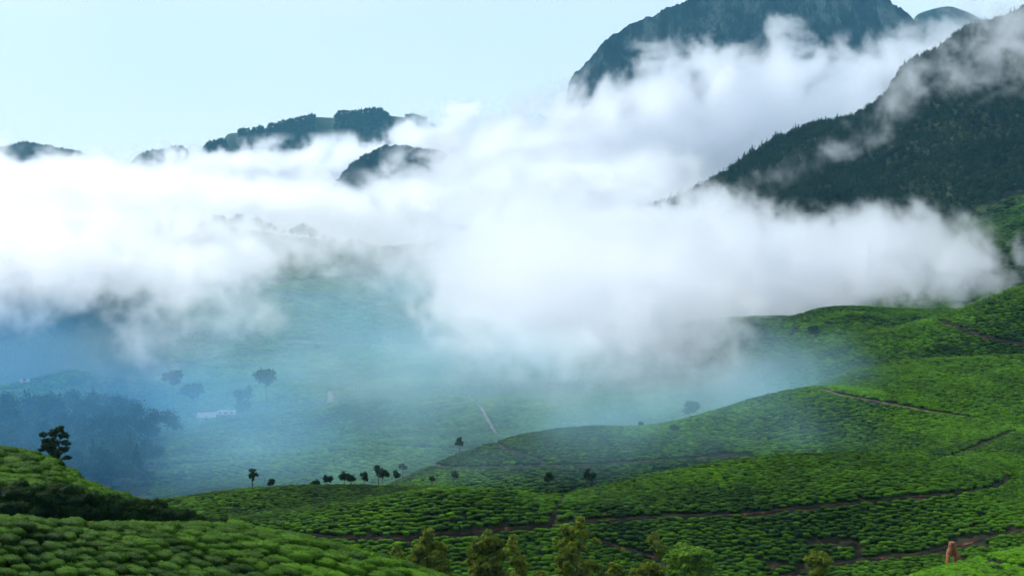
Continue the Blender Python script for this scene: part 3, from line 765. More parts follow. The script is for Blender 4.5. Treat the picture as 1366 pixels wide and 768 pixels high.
Xs, Ds, As, SL, SW, SH, LO = [np.concatenate(c) for c in zip(*tea)]
Zs = ground(Xs, Ds) - 0.12
patchy = fbm(Xs / 7, Ds / 7, 3, 61) * 0.9 + fbm(Xs / 32, Ds / 32, 2, 62) * 1.1
TI = np.clip(patchy + rng.normal(size=len(Xs)) * 0.22, -0.6, 0.9)
nearby = Ds < 120
row_v = (Xs * 0.64 + Ds * 0.77) / 0.80; row_u = (Xs * 0.77 - Ds * 0.64) / 5.0
TI = np.where(nearby, np.clip(fbm(row_v * 0.9, row_u, 2, 64) * 1.0 + fbm(Xs / 14, Ds / 14, 2, 65) * 0.5 + rng.normal(size=len(Xs)) * 0.08, -0.6, 0.9), TI)
xs_ = 683 + F * Xs / Ds
TI = np.clip(TI + np.where(nearby, np.clip((xs_ - 220) / 260, 0, 1) * 0.45 + 0.05, 0) + 0.35 * ((Ds < 158) & (xs_ > 1040)), -0.7, 1.0)          # tint raised towards the right of the near slopes and on the corner rise
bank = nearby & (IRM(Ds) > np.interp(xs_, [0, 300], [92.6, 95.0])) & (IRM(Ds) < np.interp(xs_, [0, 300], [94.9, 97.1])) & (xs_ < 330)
TI = np.where(bank, -0.75, TI)          # bank bushes tinted dark: shade of the fold put into their leaf colour
SH = np.where(nearby, SH * (1 + 0.5 * fbm(row_v * 0.9, row_u * 1.6, 2, 66)), SH)

# the three hundred that show largest stand as things of their own
size_px = F / Ds * (HZ - F * (Zs - CZ) / Ds < 772) * (683 + F * Xs / Ds > -4) * (683 + F * Xs / Ds < 1370)
order = np.argsort(-size_px, kind='stable')
single = np.zeros(len(Xs), bool); single[order[:300]] = True
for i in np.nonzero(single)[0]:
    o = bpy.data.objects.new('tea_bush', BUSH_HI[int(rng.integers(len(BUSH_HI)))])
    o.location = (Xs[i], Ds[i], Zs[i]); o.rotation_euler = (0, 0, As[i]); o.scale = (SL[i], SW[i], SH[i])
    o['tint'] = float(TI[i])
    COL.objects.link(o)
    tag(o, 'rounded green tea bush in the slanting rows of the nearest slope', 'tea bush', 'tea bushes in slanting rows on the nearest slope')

def instancer(name, label, mats_meshes, pts, rot, scale, idx, tint):
    """many copies of a few shapes on given places, as one object"""
    me = bpy.data.meshes.new(name)
    n = len(pts)
    me.vertices.add(n); me.vertices.foreach_set('co', np.asarray(pts, np.float32).ravel())
    for nm, ty, a, key in (('rot', 'FLOAT_VECTOR', rot, 'vector'), ('size', 'FLOAT_VECTOR', scale, 'vector'), ('shape', 'INT', idx, 'value'), ('tint', 'FLOAT', tint, 'value')):
        at_ = me.attributes.new(nm, ty, 'POINT')
        at_.data.foreach_set(key, np.asarray(a, np.int32 if ty == 'INT' else np.float32).ravel())
    c = bpy.data.collections.new(name + '_shapes')
    for k, m_ in enumerate(mats_meshes):
        c.objects.link(bpy.data.objects.new('%s_shape_%02d' % (name, k), m_))
    ng = bpy.data.node_groups.new(name, 'GeometryNodeTree')
    ng.interface.new_socket('Geometry', in_out='INPUT', socket_type='NodeSocketGeometry')
    ng.interface.new_socket('Geometry', in_out='OUTPUT', socket_type='NodeSocketGeometry')
    nn, l = ng.nodes, ng.links
    gi, go = nn.new('NodeGroupInput'), nn.new('NodeGroupOutput')
    ci = nn.new('GeometryNodeCollectionInfo'); ci.inputs['Collection'].default_value = c
    ci.inputs['Separate Children'].default_value = True; ci.inputs['Reset Children'].default_value = True
    ip = nn.new('GeometryNodeInstanceOnPoints'); ip.inputs['Pick Instance'].default_value = True
    def na(nm, ty):
        x = nn.new('GeometryNodeInputNamedAttribute'); x.data_type = ty; x.inputs['Name'].default_value = nm; return x.outputs['Attribute']
    mp = nn.new('GeometryNodeMeshToPoints'); l.new(gi.outputs[0], mp.inputs[0])
    l.new(mp.outputs[0], ip.inputs['Points']); l.new(ci.outputs[0], ip.inputs['Instance'])
    l.new(na('shape', 'INT'), ip.inputs['Instance Index'])
    er = nn.new('FunctionNodeEulerToRotation'); l.new(na('rot', 'FLOAT_VECTOR'), er.inputs[0]); l.new(er.outputs[0], ip.inputs['Rotation'])
    l.new(na('size', 'FLOAT_VECTOR'), ip.inputs['Scale'])
    l.new(ip.outputs[0], go.inputs[0])
    o = put(name, me)
    md = o.modifiers.new('copies', 'NODES'); md.node_group = ng
    tag(o, label, kind='stuff')
    return o

rest = ~single
base = np.array([0, len(BUSH_HI), len(BUSH_HI) + len(BUSH_MID)]); cnt = np.array([len(BUSH_HI), len(BUSH_MID), len(BUSH_LOW)])
lo_ = LO[rest].astype(int)
shape = base[lo_] + (rng.uniform(size=rest.sum()) * cnt[lo_]).astype(int)
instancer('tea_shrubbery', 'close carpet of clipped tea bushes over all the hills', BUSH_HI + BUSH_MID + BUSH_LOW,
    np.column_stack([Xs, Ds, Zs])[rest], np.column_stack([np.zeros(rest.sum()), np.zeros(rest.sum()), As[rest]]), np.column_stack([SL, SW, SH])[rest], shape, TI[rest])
# ------------------------------------------------------------------ trees
def tube(pts, radii, sides=6):
    P = np.array(pts, float); V, Fc = [], []
    for i, (p, r) in enumerate(zip(P, radii)):
        d = P[min(i + 1, len(P) - 1)] - P[max(i - 1, 0)]; d /= max(np.linalg.norm(d), 1e-9)
        a = np.cross(d, (0.3, 1, 0.1)); a /= max(np.linalg.norm(a), 1e-9); b = np.cross(d, a)
        for k in range(sides):
            t = 2 * math.pi * k / sides
            V.append(p + r * (math.cos(t) * a + math.sin(t) * b))
    for i in range(len(P) - 1):
        for k in range(sides):
            Fc.append((i * sides + k, i * sides + (k + 1) % sides, (i + 1) * sides + (k + 1) % sides, (i + 1) * sides + k))
    return np.array(V), np.array(Fc)

def join(parts):
    V, Fc, o = [], [], 0
    for v, f in parts:
        V.append(v); Fc.append(f + o); o += len(v)
    return np.concatenate(V), np.concatenate(Fc)

def crown_mesh(name, clumps, n_cards, leaf, seed, mat, up=0.35, fill=0.55, spread=1.0):
    """clumps: (cx, cy, cz, rx, ry, rz); leaf sprays through the volume of each, denser to the outside, gaps between"""
    r = np.random.default_rng(seed)
    w = np.array([c[3] * c[5] for c in clumps]); w = w / w.sum()
    Vs, Fs, fl, o = [], [], [], 0
    zmin = min(c[2] - c[5] for c in clumps); zmax = max(c[2] + c[5] for c in clumps)
    for c, q in zip(clumps, w):
        k = max(8, int(n_cards * q))
        d = rand_dirs(k, r)
        rad = r.uniform(fill, 1.0, k) ** 0.7
        lump = 1 + 0.26 * np.sin(d[:, 0] * 5 + c[0] * 9) * np.cos(d[:, 2] * 4 + c[2] * 7) + 0.20 * r.normal(size=k)
        p = np.array(c[:3]) + d * (rad * lump * spread)[:, None] * np.array(c[3:])
        nn = d + np.array((0, 0, up)) + rand_dirs(k, r) * 0.7
        nn /= np.linalg.norm(nn, axis=1, keepdims=True)
        v, f = cards(p, nn, leaf, r, 0.7)
        Vs.append(v); Fs.append(f + o); o += len(v)
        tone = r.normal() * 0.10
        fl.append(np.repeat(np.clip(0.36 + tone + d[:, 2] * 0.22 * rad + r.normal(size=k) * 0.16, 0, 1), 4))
    V, Fq = np.concatenate(Vs), np.concatenate(Fs)
    me = mesh_np(name, V, Fq, {'flush': np.concatenate(fl)}, smooth=False)
    me.materials.append(mat)
    return me

def trunk_mesh(name, base_r, height, clumps, seed, lean=(0, 0), nlimb=9, base_z=0.0):
    r = np.random.default_rng(seed)
    top = np.array((lean[0], lean[1], height))
    pts = [np.array((0, 0, -0.4 + base_z))]
    for i in range(1, 8):
        t = i / 7
        pts.append(np.array((lean[0] * t ** 1.3 + r.normal() * 0.012 * height * t, lean[1] * t + r.normal() * 0.012 * height * t, base_z + (height - base_z) * t)))
    parts = [tube(pts, [base_r * (1 - 0.85 * (i / 7)) + 0.01 for i in range(8)], 7)]
    order = sorted(range(len(clumps)), key=lambda i: -clumps[i][3] * clumps[i][5])[:nlimb]
    for i in order:
        c = np.array(clumps[i][:3])
        t = np.clip((c[2] - base_z - 0.28 * abs(c[0])) / max(height - base_z, 0.1), 0.12, 0.9)
        k = int(t * 7); s = pts[k] + (pts[min(k + 1, 7)] - pts[k]) * (t * 7 - k)
        mid = (s + c) / 2 + np.array((0, 0, 0.05 * height * r.uniform(-0.6, 1)))
        r0 = max(base_r * (1 - 0.85 * t) * 0.55, 0.02)
        parts.append(tube([s, mid, c], [r0, r0 * 0.6, r0 * 0.25], 5))
    V, Fq = join(parts)
    me = mesh_np(name, V, Fq)
    me.materials.append(M_bark)
    return me

def make_tree(kind, label, cat, group, loc, tm, cm, tint=0.0, rz=0.0, s=1.0):
    root = bpy.data.objects.new(kind, None); COL.objects.link(root)
    root.location = loc; root.rotation_euler = (0, 0, rz); root.scale = (s, s, s)
    tag(root, label, cat, group)
    if tm is not None: put('trunk', tm, None, root)
    if cm is not None:
        c = put('crown', cm, None, root); c['tint'] = tint
    return root

def copy_tree(src, loc, rz, s, label, group=None, tint=0.0):
    c = src.copy(); COL.objects.link(c)
    c.location = loc; c.rotation_euler = (0, 0, rz); c.scale = (s, s, s * rng.uniform(0.92, 1.1))
    c['label'] = label
    if group: c['group'] = group
    for ch in src.children:
        k = ch.copy(); COL.objects.link(k); k.parent = c
        if 'tint' in ch: k['tint'] = tint
    return c

def tree_at(kind, label, cat, x, D, clumps, mat, n_cards, leaf, seed, tr=0.16, group=None, tint=0.0, foot=None, up=0.35, depth=1.0, fill=0.5, nsub=4):
    """a tree rooted on the ground at distance D, its crown masses read off the picture as (column, row, half width, half height)"""
    k = D / F; r = random.Random(seed)
    X = (x - 683) * k; gz = float(ground(X, D))
    cl = []
    for (cx, cy, rx, ry) in clumps:
        cl.append(((cx - x) * k, r.uniform(-0.8, 0.8) * rx * k * depth, CZ - (cy - HZ) * k - gz, rx * k, rx * k * r.uniform(0.75, 1.05), ry * k))
    sub = []
    for c in cl:                                    # break every mass into uneven sprays with gaps between
        for _ in range(nsub):
            a, b_, e = (r.uniform(-0.62, 0.62) for _ in range(3)); f = r.uniform(0.46, 0.72)
            sub.append((c[0] + a * c[3], c[1] + b_ * c[4], c[2] + e * c[5], c[3] * f, c[4] * f, c[5] * f))
    cl = sub
    # a few masses on the far side so the crown is as deep as it is wide
    wmax = max(abs(c[0]) + c[3] for c in cl)
    for (cx, cy_, cz, rx, ry, rz) in list(cl):
        if r.random() < 0.45:
            cl.append((cx * 0.5 + r.uniform(-0.2, 0.2) * wmax, r.choice((-1, 1)) * r.uniform(0.35, 0.7) * wmax, cz + r.uniform(-0.6, 0.1) * rz, rx * 0.85, ry * 0.85, rz * 0.9))
    top = max(c[2] for c in cl)
    topc = max(cl, key=lambda c: c[2])
    tm = trunk_mesh('trunk', tr, top, cl, seed, lean=(topc[0], topc[1] * 0.5), nlimb=min(12, len(cl)))
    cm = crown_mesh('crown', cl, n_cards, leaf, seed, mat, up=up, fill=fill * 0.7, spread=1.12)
    return make_tree(kind, label, cat, group, (X, D, gz), tm, cm, tint)

G1 = 'trees rising from the gully below the tea hill'
DB = 138.0
tree_at('tree', 'small dark conical tree at the edge of the nearest slope, leftmost in the gully', 'tree', 530, 134, [(529, 733, 5, 6), (530, 741, 8, 7), (524, 751, 8, 8), (539, 752, 9, 8), (531, 764, 14, 9)], M_oak, 2400, 0.184, 11, group=G1)
tree_at('tree', 'olive tree with a pointed top and tiered crown right of the small conical tree', 'tree', 574, DB, [(572, 711, 7, 6), (569, 720, 10, 7), (582, 722, 8, 7), (561, 732, 10, 7), (578, 732, 12, 8), (592, 733, 9, 8), (586, 742, 8, 5), (555, 747, 9, 6), (570, 752, 8, 6), (591, 752, 11, 7), (593, 764, 10, 8), (559, 762, 11, 8), (576, 771, 13, 8)], M_oak, 6720, 0.184, 12, group=G1)
tree_at('tree', 'broad round topped olive tree, widest crown in the gully', 'tree', 648, DB + 2, [(648, 713, 9, 6), (639, 722, 9, 7), (656, 721, 10, 7), (668, 723, 7, 5), (633, 733, 8, 7), (648, 734, 12, 8), (664, 734, 11, 8), (629, 748, 8, 9), (645, 750, 12, 9), (662, 751, 12, 9), (674, 742, 7, 6), (633, 766, 11, 8), (652, 768, 13, 9), (668, 767, 9, 8)], M_oak, 7360, 0.184, 13, group=G1, tint=-0.1)
tree_at('tree', 'slim loose olive tree close against the broad round topped tree', 'tree', 687, DB + 4, [(683, 717, 5, 5), (682, 726, 7, 5), (690, 733, 6, 5), (679, 738, 7, 6), (694, 742, 6, 5), (688, 752, 9, 7), (699, 756, 6, 6), (692, 767, 12, 8)], M_oak, 3040, 0.173, 14, group=G1, tint=0.25)
tree_at('tree', 'tallest olive tree with ragged tiers and gaps in its crown', 'tree', 770, DB, [(774, 696, 6, 6), (772, 705, 9, 6), (756, 710, 9, 7), (782, 714, 9, 6), (794, 722, 6, 4), (746, 722, 7, 5), (761, 722, 8, 7), (778, 729, 8, 6), (756, 738, 8, 6), (748, 750, 10, 8), (766, 748, 10, 9), (785, 752, 10, 7), (795, 757, 7, 6), (752, 766, 12, 8), (776, 768, 14, 8)], M_oak, 7360, 0.184, 15, tr=0.2, group=G1, tint=0.1)
tree_at('tree', 'low dark tree between the tallest tree and the bright feathery tree', 'tree', 820, DB + 3, [(820, 755, 8, 6), (815, 764, 9, 8), (826, 766, 8, 7)], M_oak, 1600, 0.184, 16, group=G1)
tree_at('tree', 'slender tree with a small tuft of crown on a bare thin trunk', 'tree', 876, DB + 8, [(875, 713, 5, 4), (874, 720, 8, 4), (884, 731, 6, 4), (872, 731, 5, 3), (880, 741, 5, 3)], M_oak, 1440, 0.151, 17, tr=0.10, group=G1)
tree_at('tree', 'bright yellow green feathery tree with flat layered boughs', 'tree', 914, DB - 2, [(925, 731, 14, 4), (939, 735, 10, 4), (905, 737, 12, 4), (922, 741, 12, 4), (893, 747, 10, 4), (914, 749, 14, 4), (937, 751, 12, 4), (948, 757, 7, 3), (904, 760, 16, 5), (930, 764, 14, 5), (916, 772, 18, 5)], M_bright, 5760, 0.173, 18, tr=0.15, group=G1, up=0.9, tint=0.2)
tree_at('tree', 'dull spreading tree left of the bright feathery tree', 'tree', 862, DB + 1, [(850, 761, 9, 6), (864, 757, 11, 6), (879, 761, 8, 6), (856, 770, 14, 6), (874, 771, 10, 6)], M_oak, 2720, 0.173, 19, group=G1, tint=-0.15)
tree_at('tree', 'low bushy treetop peeping up between the slim tree and tallest tree', 'tree', 722, DB + 1, [(716, 766, 7, 6), (727, 768, 8, 6), (722, 776, 11, 7)], M_oak, 1280, 0.184, 20, group=G1)
tree_at('tree', 'bushy green tree beside the narrow gravel lane', 'tree', 1090, 152, [(1080, 745, 8, 6), (1092, 740, 9, 6), (1100, 748, 7, 6), (1086, 752, 12, 6), (1090, 760, 12, 6)], M_oak, 3040, 0.173, 21, tr=0.1, tint=0.0)
tree_at('tree', 'dark tree with tufted crown just beyond the brow of the left slope', 'tree', 73, 124, [(77, 572, 5, 4), (60, 579, 6, 3), (73, 578, 7, 5), (85, 581, 6, 4), (58, 589, 6, 4), (71, 590, 8, 5), (87, 590, 6, 3), (56, 600, 6, 3), (67, 600, 7, 3), (85, 600, 7, 3), (75, 606, 7, 3), (89, 611, 5, 2), (77, 615, 7, 3)], M_dark, 5760, 0.119, 22, tr=0.14, tint=0.25)

# single small trees along the brows and in the mist: crown masses, distance, label
SMALL = [
 (337, 197, [(337, 628, 4, 3), (334, 634, 3.5, 2.5), (342, 633, 3, 2.5), (338, 639, 2, 2)], M_dark, 'small thin tree alone at the left end of the near hill brow'),
 (361, 196, [(359, 644, 3, 3), (363, 643, 3, 4)], M_dark, 'low dark shrub right of the thin lone tree on the brow'),
 (417, 195, [(416, 646, 3, 3), (418, 645, 2.5, 4)], M_dark, 'left one of two small dark shrubs set close on the near brow'),
 (423, 195, [(423, 644, 3, 4), (424, 646, 3, 3)], M_dark, 'right one of two small dark shrubs set close on the near brow'),
 (438, 232, [(436, 637, 4, 5), (441, 638, 3, 4)], M_dark, 'round bluish bush standing in mist behind the near brow'),
 (459, 205, [(458, 632, 5, 4), (462, 635, 5, 4), (455, 637, 3, 3)], M_dark, 'bushy dark tree on the brow right of the bluish bush'),
 (469, 212, [(468, 637, 4, 3), (472, 639, 3, 2)], M_dark, 'low bush touching the bushy dark tree on the brow'),
 (486, 200, [(483, 633, 2.5, 2), (488, 632, 2.5, 3), (486, 637, 4, 2.5), (489, 639, 2, 2)], M_dark, 'small upright tree with forked crown on the near brow'),
 (506, 235, [(503, 624, 4, 4), (508, 628, 4, 4), (505, 630, 4, 3)], M_dark, 'hazy tree behind the wide tree beyond the brow'),
 (513, 218, [(512, 629, 5, 4), (516, 632, 4, 3), (509, 633, 4, 3)], M_dark, 'wide tree with open crown just beyond the near brow'),
 (529, 236, [(528, 631, 3, 3.5), (531, 634, 3, 3)], M_dark, 'narrow hazy tree at the foot of the second hill'),
 (537, 262, [(536, 621, 4, 3), (540, 623, 3, 2.5)], M_dark, 'faint bush at the left toe of the second hill'),
 (613, 252, [(613, 586, 3.5, 3), (610, 591, 3, 2.5), (616, 590, 3, 3)], M_dark, 'small tree on the left shoulder of the second hill'),
 (606, 226, [(605, 631, 3, 3.5), (609, 634, 3, 3)], M_dark, 'small dark tree below the footpath of the second hill'),
 (577, 215, [(576, 638, 3, 2), (578, 639, 2, 1.5)], M_dark, 'tiny dark bush peeping over the near brow'),
 (696, 236, [(692, 628, 5, 3.5), (700, 629, 5, 3)], M_dark, 'faint spreading bush midway on the foot of the second hill'),
 (732, 206, [(732, 633, 4.5, 3.5), (730, 637, 3.5, 3), (735, 636, 3.5, 3)], M_dark, 'round headed dark tree on a clear trunk in the saddle'),
 (786, 205, [(786, 628, 4, 3), (783, 633, 5, 3.5), (789, 634, 6, 3.5)], M_dark, 'bushy dark tree where the near right hill begins to rise'),
 (758, 256, [(758, 571, 4, 4), (759, 575, 3, 3)], M_dark, 'faint tree on the top of the second hill, first of three'),
 (784, 262, [(784, 571, 4.5, 3), (781, 573, 3, 2)], M_dark, 'faintest low tree in the middle on top of the second hill'),
 (811, 256, [(811, 572, 4.5, 4), (812, 576, 3, 3)], M_dark, 'clearest tree on top of the second hill'),
 (856, 258, [(856, 565, 3.5, 2.5), (857, 567, 2.5, 2)], M_dark, 'tiny tree on the brow of the second hill toward the bank of mist'),
 (900, 250, [(899, 570, 5, 4), (903, 572, 4, 4)], M_dark, 'pale ghostly tree on the face of the second hill near the mist'),
 (922, 300, [(917, 542, 7, 6), (926, 541, 7, 7), (921, 546, 9, 5)], M_dark, 'wide ghostly bush half lost in the white mist'),
 (1085, 362, [(1081, 438, 3.5, 3), (1087, 438, 4, 3), (1084, 443, 4, 2.5), (1089, 443, 2.5, 2)], M_dark, 'lone slim tree with a flat topped crown on the green right hill'),
 (355, 385, [(355, 496, 10, 6), (349, 502, 8, 7), (361, 502, 8, 7), (355, 507, 10, 6)], M_dark, 'lone round headed tree on a bare trunk in the misty valley'),
 (230, 400, [(224, 503, 8, 6), (235, 501, 9, 7), (230, 508, 9, 5)], M_dark, 'blurred round tree above the cottages, left one of the pair'),
 (255, 392, [(248, 518, 9, 7), (260, 518, 10, 7), (254, 524, 12, 6)], M_dark, 'blurred broad tree directly behind the cottages'),
 (326, 378, [(320, 527, 8, 9), (331, 525, 8, 9), (326, 538, 10, 8), (321, 543, 9, 6)], M_dark, 'big dense tree at the right end of the cottages'),
]
for i, (x, D, cl, m_, lab) in enumerate(SMALL):
    big = max(c[2] for c in cl)
    tree_at('small_tree' if 'tree' in lab else 'shrub', lab, 'tree' if 'tree' in lab else 'shrub', x, D, cl, m_, int(260 + 60 * big), 0.0011 * D * (0.75 if D < 300 else 1.0), 400 + i, tr=0.0006 * D if big < 7 else 0.22, tint=0.1 if D < 210 else -0.1, fill=0.3, nsub=5)

# the bare tree on the little meadow
def bare_tree():
    D = 372.0; k = D / F; X = (97 - 683) * k; gz = float(ground(X, D))
    r = np.random.default_rng(5); parts = []
    def grow(p, d, ln, rad, lev):
        q = p + d * ln; mid = (p + q) / 2 + r.normal(size=3) * ln * 0.06
        parts.append(tube([p, mid, q], [rad, rad * 0.8, rad * 0.62], 5 if lev < 2 else 4))
        if lev >= 4: return
        for _ in range(3 if lev < 3 else 2):
            e = d + r.normal(size=3) * (0.62, 0.62, 0.42); e[2] += 0.12; e /= np.linalg.norm(e)
            grow(q, e, ln * r.uniform(0.62, 0.86), rad * 0.58, lev + 1)
    grow(np.array((0, 0, -0.3)), np.array((0.05, 0, 1.0)), 2.1, 0.24, 0)
    V, Fq = join(parts)
    me = mesh_np('trunk', V, Fq); me.materials.append(M_bark)
    make_tree('bare_tree', 'leafless spreading tree on the small bright meadow above the wood', 'tree', None, (X, D, gz), me, None)
bare_tree()

# ------------------------------------------------------------------ woods
def wood_shape(name, seed, h, w, mat, n, leaf, conical=False):
    r = np.random.default_rng(seed); cl = []
    if conical:
        for z in np.linspace(0.3, 0.95, 6):
            a = (1.05 - z) * w * 0.75
            for _ in range(2 if z < 0.8 else 1):
                cl.append((r.normal() * a * 0.5, r.normal() * a * 0.5, z * h, a, a, h * 0.10))
    else:
        for _ in range(7):
            a = r.uniform(0.25, 0.42) * w; t = r.uniform(0, 6.3); q = r.uniform(0, 0.5) * w
            cl.append((math.cos(t) * q, math.sin(t) * q, h * (0.62 + 0.3 * r.uniform() - 0.25 * q / w), a, a, a * 0.75))
        cl.append((0, 0, h * 0.86, w * 0.36, w * 0.36, w * 0.28))
    return crown_mesh(name, cl, n, leaf, seed, mat, fill=0.4), cl
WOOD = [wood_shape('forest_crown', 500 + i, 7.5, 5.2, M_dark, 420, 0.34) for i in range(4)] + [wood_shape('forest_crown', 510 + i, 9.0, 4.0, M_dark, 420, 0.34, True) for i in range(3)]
WOODT = [trunk_mesh('forest_trunk', 0.2, 6.2, c, 520 + i, nlimb=4) for i, (m_, c) in enumerate(WOOD)]

# the wood on the low ground at the left: each tree in view on its own
gl = 'trees of the low wood left in the valley'
protos = []
spots = []
for D in np.arange(284, 362, 4.2):
    for X in np.arange((-40 - 683) / F * D, (245 - 683) / F * D, 4.4):
        a, b = X + rng.normal() * 1.1, D + rng.normal() * 1.1
        xi = 683 + F * a / b
        if wood_at(np.array([xi]), np.array([b]))[0] > 0.5 and seen(np.array([a]), np.array([b]), 9.0, 2.0)[0] and xi > -30:
            spots.append((a, b))
for j, (a, b) in enumerate(spots):
    k = j % len(WOOD) if rng.uniform() < 0.35 else j % 4
    s = rng.uniform(0.62, 0.98); loc = (a, b, float(ground(a, b)) - 0.1)
    lab = 'dark leafy tree among its like in the low wood left in the valley'
    if not any(p[0] == k for p in protos):
        o = make_tree('forest_tree', lab, 'tree', gl, loc, WOODT[k], WOOD[k][0], float(rng.normal() * 0.2), rng.uniform(0, 6.3), s)
        protos.append((k, o))
    else:
        copy_tree([p[1] for p in protos if p[0] == k][0], loc, rng.uniform(0, 6.3), s, lab, gl, float(rng.normal() * 0.25))

# trees that stand up on the valley's far rim
gr = 'trees standing along the far rim of the tea slope'
rim = [(286, 1.1), (296, 1.25), (303, 1.0), (312, 1.5), (319, 1.7), (326, 1.4), (334, 1.6), (343, 1.7), (350, 1.5), (357, 1.2), (366, .9), (378, .8), (390, 1.2), (397, 1.5), (405, 1.9), (413, 1.9), (419, 1.6), (432, .8), (444, .7), (468, .7), (480, .8), (612, .8), (624, .9), (636, 1.0), (646, 1.2), (655, 1.2), (664, 1.1), (673, 1.0), (682, 1.1), (691, 1.3), (708, .8), (725, .7)]
broad = [p for p in protos if p[0] < 4]
for j, (x, s) in enumerate(rim):
    i = int((x - XT[0]) / 2); zone = (DT > 690) & (DT < 860); jj = np.nonzero(zone)[0][np.argmin(YT[i][zone])]
    D = DT[jj] + rng.uniform(-6, 6); X = (x - 683) / F * D
    s = s * 0.8
    lab = 'cloud veiled tree of the %s end of the far tea slope rim' % ('left' if x < 500 else 'right')
    copy_tree(broad[j % len(broad)][1], (X, D, float(ground(X, D)) - 2.4 * s), rng.uniform(0, 6.3), s, lab, gr + (' at its left end' if x < 500 else ' at its right end'), -0.1)

def wood_stuff(name, label, d0, d1, x0, x1, step, s0, s1, conical=0.5, cond=None):
    X, D, A = scatter(d0, d1, x0, x1, (1, 0.3), step, step, 0.28)
    k = seen(X, D, 9.0, 3.0)
    X, D = X[k], D[k]
    xi = 683 + F * X / D
    k = wood_at(xi, D) > 0.5
    if cond is not None: k &= cond(xi, D)
    X, D = X[k], D[k]; n = len(X)
    s = rng.uniform(s0, s1, n) * (0.75 + 0.6 * (fbm(X / 40, D / 40, 2, 91) + 0.5))
    con = rng.uniform(size=n) < conical
    idx = np.where(con, 4 + rng.integers(0, 3, n), rng.integers(0, 4, n))
    return np.column_stack([X, D, ground(X, D) - 0.3]), s, idx

def wood_object(name, label, P, s, idx):
    n = len(P)
    rot = np.column_stack([np.zeros(n), np.zeros(n), rng.uniform(0, 6.3, n)])
    sc = np.column_stack([s, s, s * rng.uniform(0.85, 1.25, n)])
    return instancer(name, label, [w[0] for w in WOOD], P, rot, sc, idx, rng.normal(size=n) * 0.22 + fbm(P[:, 0] / 30, P[:, 1] / 30, 2, 95) * 0.8)

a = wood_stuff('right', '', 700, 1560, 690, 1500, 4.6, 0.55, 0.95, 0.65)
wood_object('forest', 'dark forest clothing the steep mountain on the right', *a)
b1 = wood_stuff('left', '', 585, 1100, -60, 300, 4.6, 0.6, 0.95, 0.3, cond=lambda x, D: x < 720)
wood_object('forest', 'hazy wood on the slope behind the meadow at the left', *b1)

# trees on the far ridges: along and below each crest
def ridge_wood(G, n, hgt, spread, x_rng=None, seed=0):
    Xw, Dg, Z = G; r = np.random.default_rng(seed)
    c, m_ = Xw.shape; mid = m_ // 2
    i = r.integers(0, c, n); j = np.clip(mid - np.abs(r.normal(size=n)) * spread * m_, 0, m_ - 1).astype(int)
    P = np.column_stack([Xw[i, j], Dg[i, j], Z[i, j] - 0.5])
    xi = 683 + F * P[:, 0] / P[:, 1]
    if x_rng:
        k = np.zeros(n, bool)
        for a_, b_ in x_rng: k |= (xi > a_) & (xi < b_)
        P = P[k]
    s = r.uniform(0.6, 1.3, len(P)) * hgt / 8
    return P, s, r.integers(0, len(WOOD), len(P))
R = [ridge_wood(G_peak, 6000, 9, 0.09, [(318, 352), (356, 420), (446, 520), (540, 570)], 1), ridge_wood(G_peak2, 6000, 9, 0.09, None, 2), ridge_wood(G_peak3, 3600, 9, 0.10, None, 3), ridge_wood(G_peak4, 800, 10, 0.10, None, 4)]
wood_object('forest', 'scattered trees on the distant ridges above the cloud', *[np.concatenate([q[k] for q in R]) for k in range(3)])

# ------------------------------------------------------------------ cottages and bare earth
def plain(name, c0, c1, sc=3.0, rough=0.9):
    m, n, l, b = mat_new(name)
    t = n.new('ShaderNodeTexCoord'); w = n.new('ShaderNodeTexNoise'); w.inputs['Scale'].default_value = sc; w.inputs['Detail'].default_value = 6
    l.new(t.outputs['Object'], w.inputs['Vector'])
    r = ramp(n, [(0.35, c0), (0.68, c1)]); l.new(w.outputs['Fac'], r.inputs['Fac']); l.new(r.outputs[0], b.inputs['Base Color'])
    b.inputs['Roughness'].default_value = rough
    bp = n.new('ShaderNodeBump'); bp.inputs['Distance'].default_value = 0.05; l.new(w.outputs['Fac'], bp.inputs['Height']); l.new(bp.outputs[0], b.inputs['Normal'])
    return m
M_wall = plain('limewashed_wall', (0.20, 0.18, 0.175), (0.33, 0.30, 0.29))
M_roof = plain('weathered_sheet_roof', (0.15, 0.135, 0.14), (0.30, 0.275, 0.28))
M_wood = plain('dark_joinery', (0.03, 0.025, 0.02), (0.07, 0.05, 0.04))
M_scar = plain('raw_orange_earth', (0.10, 0.034, 0.012), (0.30, 0.105, 0.034), 5.0)

def box(x0, x1, y0, y1, z0, z1):
    V = np.array([(x, y, z) for x in (x0, x1) for y in (y0, y1) for z in (z0, z1)])
    return V, np.array([(0, 1, 3, 2), (4, 6, 7, 5), (0, 4, 5, 1), (2, 3, 7, 6), (0, 2, 6, 4), (1, 5, 7, 3)])

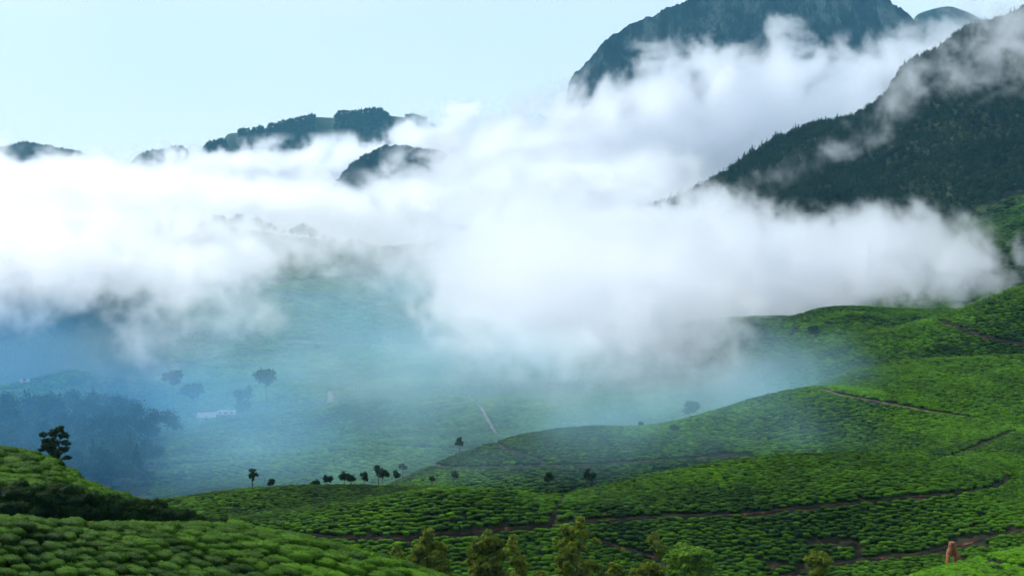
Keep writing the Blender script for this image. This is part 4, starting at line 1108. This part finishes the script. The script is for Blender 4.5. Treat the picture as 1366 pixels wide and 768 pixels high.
def cottage(label, x, y, D, w, d, h, rise, rz, nwin):
    k = D / F; X = (x - 683) * k; gz = float(ground(X, D))
    root = bpy.data.objects.new('cottage', None); COL.objects.link(root)
    root.location = (X, D, gz); root.rotation_euler = (0, 0, rz)
    tag(root, label, 'cottage', None)
    V, Fq = box(-w / 2, w / 2, -d / 2, d / 2, -1.2, h)
    put('wall', mesh_np('wall', V, Fq, smooth=False), M_wall, root)
    o = 0.35; t = 0.09
    pr = [(-d / 2 - o, h - 0.12), (0, h + rise), (d / 2 + o, h - 0.12), (d / 2 + o, h - 0.12 + t), (0, h + rise + t + 0.03), (-d / 2 - o, h - 0.12 + t)]
    V = np.array([(sx * (w / 2 + o), yy, zz) for sx in (-1, 1) for yy, zz in pr])
    Fq = np.array([(i, (i + 1) % 6, 6 + (i + 1) % 6, 6 + i) for i in range(6)] + [(0, 1, 4, 5), (1, 2, 3, 4), (6, 11, 10, 7), (7, 10, 9, 8)])
    put('roof', mesh_np('roof', V, Fq, smooth=False), M_roof, root)
    V, Fq = box(-0.45, 0.45, -d / 2 - 0.04, -d / 2 + 0.02, 0, 2.0)
    put('door', mesh_np('door', V, Fq, smooth=False), M_wood, root)
    for i in range(nwin):
        cx = (-1) ** i * (w * 0.18 + 0.8 + (i // 2) * 1.9)
        if abs(cx) > w / 2 - 0.6: continue
        V, Fq = box(cx - 0.42, cx + 0.42, -d / 2 - 0.035, -d / 2 + 0.02, 0.95, 1.95)
        f = put('window', mesh_np('window', V, Fq, smooth=False), M_wood, root)
    return root
cottage('pale cottage with a sheet roof, left one of the two beside the dark trees', 276, 536, 372, 4.2, 2.8, 1.7, 1.0, 0.10, 4)
cottage('longer low pale cottage, right one of the two beside the dark trees', 303, 535, 376, 4.4, 2.6, 1.4, 0.8, -0.08, 4)
cottage('tiny white roofed hut alone on the dark slope at the far left', 33, 515, 418, 2.2, 1.8, 1.2, 0.6, 0.25, 2)

def earth_scar():
    D = 163.0; k = D / F; X = (1270 - 683) * k; gz = float(ground(X, D))
    r = np.random.default_rng(4)
    # a lumpy upright mass of raw earth standing on two feet, like a broken bank with a hollow at its base
    prof = [(740, -9.2, -4.6, 3.8, 9.0), (735, -8.2, -3.2, 3.0, 9.6), (731, -7.0, -0.2, 0.2, 8.4), (727, -6.0, 0.2, -0.2, 7.0), (723, -5.2, 0.6, -0.6, 5.4), (718, -5.0, 0.6, -0.6, 4.8), (714, -3.4, 0.4, -0.4, 3.4)]
    parts = []
    for side in (0, 1):
        V = []; n = 10
        for (y, a, b_, c_, d_) in prof:
            lo_, hi_ = (a, b_) if side == 0 else (c_, d_)
            cx, rx = (lo_ + hi_) / 2 * k, abs(hi_ - lo_) / 2 * k + 0.04
            for q in range(n):
                t = 2 * math.pi * q / n
                V.append((cx + rx * math.cos(t) * r.uniform(0.72, 1.22), 0.42 * math.sin(t) * r.uniform(0.8, 1.2), CZ - (y - HZ) * k - gz - 0.0))
        V = np.array(V)
        V[:n, 2] = -0.5
        Fq = [(i * n + q, i * n + (q + 1) % n, (i + 1) * n + (q + 1) % n, (i + 1) * n + q) for i in range(len(prof) - 1) for q in range(n)]
        V = np.concatenate([V, [V[-n:].mean(0) + (0, 0, 0.05)]])
        Fq += [((len(prof) - 1) * n + q, (len(prof) - 1) * n + (q + 1) % n, len(V) - 1, len(V) - 1) for q in range(n)]
        T = [t for f in Fq for t in ((f[0], f[1], f[2]), (f[0], f[2], f[3])) if len(set(t)) == 3]
        parts.append((V, np.array(T)))
    V, T = join(parts)
    o = put('earth_bank', mesh_np('earth_bank', V, T, smooth=False), M_scar)
    o.location = (X, D, gz - 0.1); o.scale = (0.92, 1, 0.86)
    tag(o, 'small raw orange earth bank with a hollow foot above the lane', 'earth bank')
earth_scar()
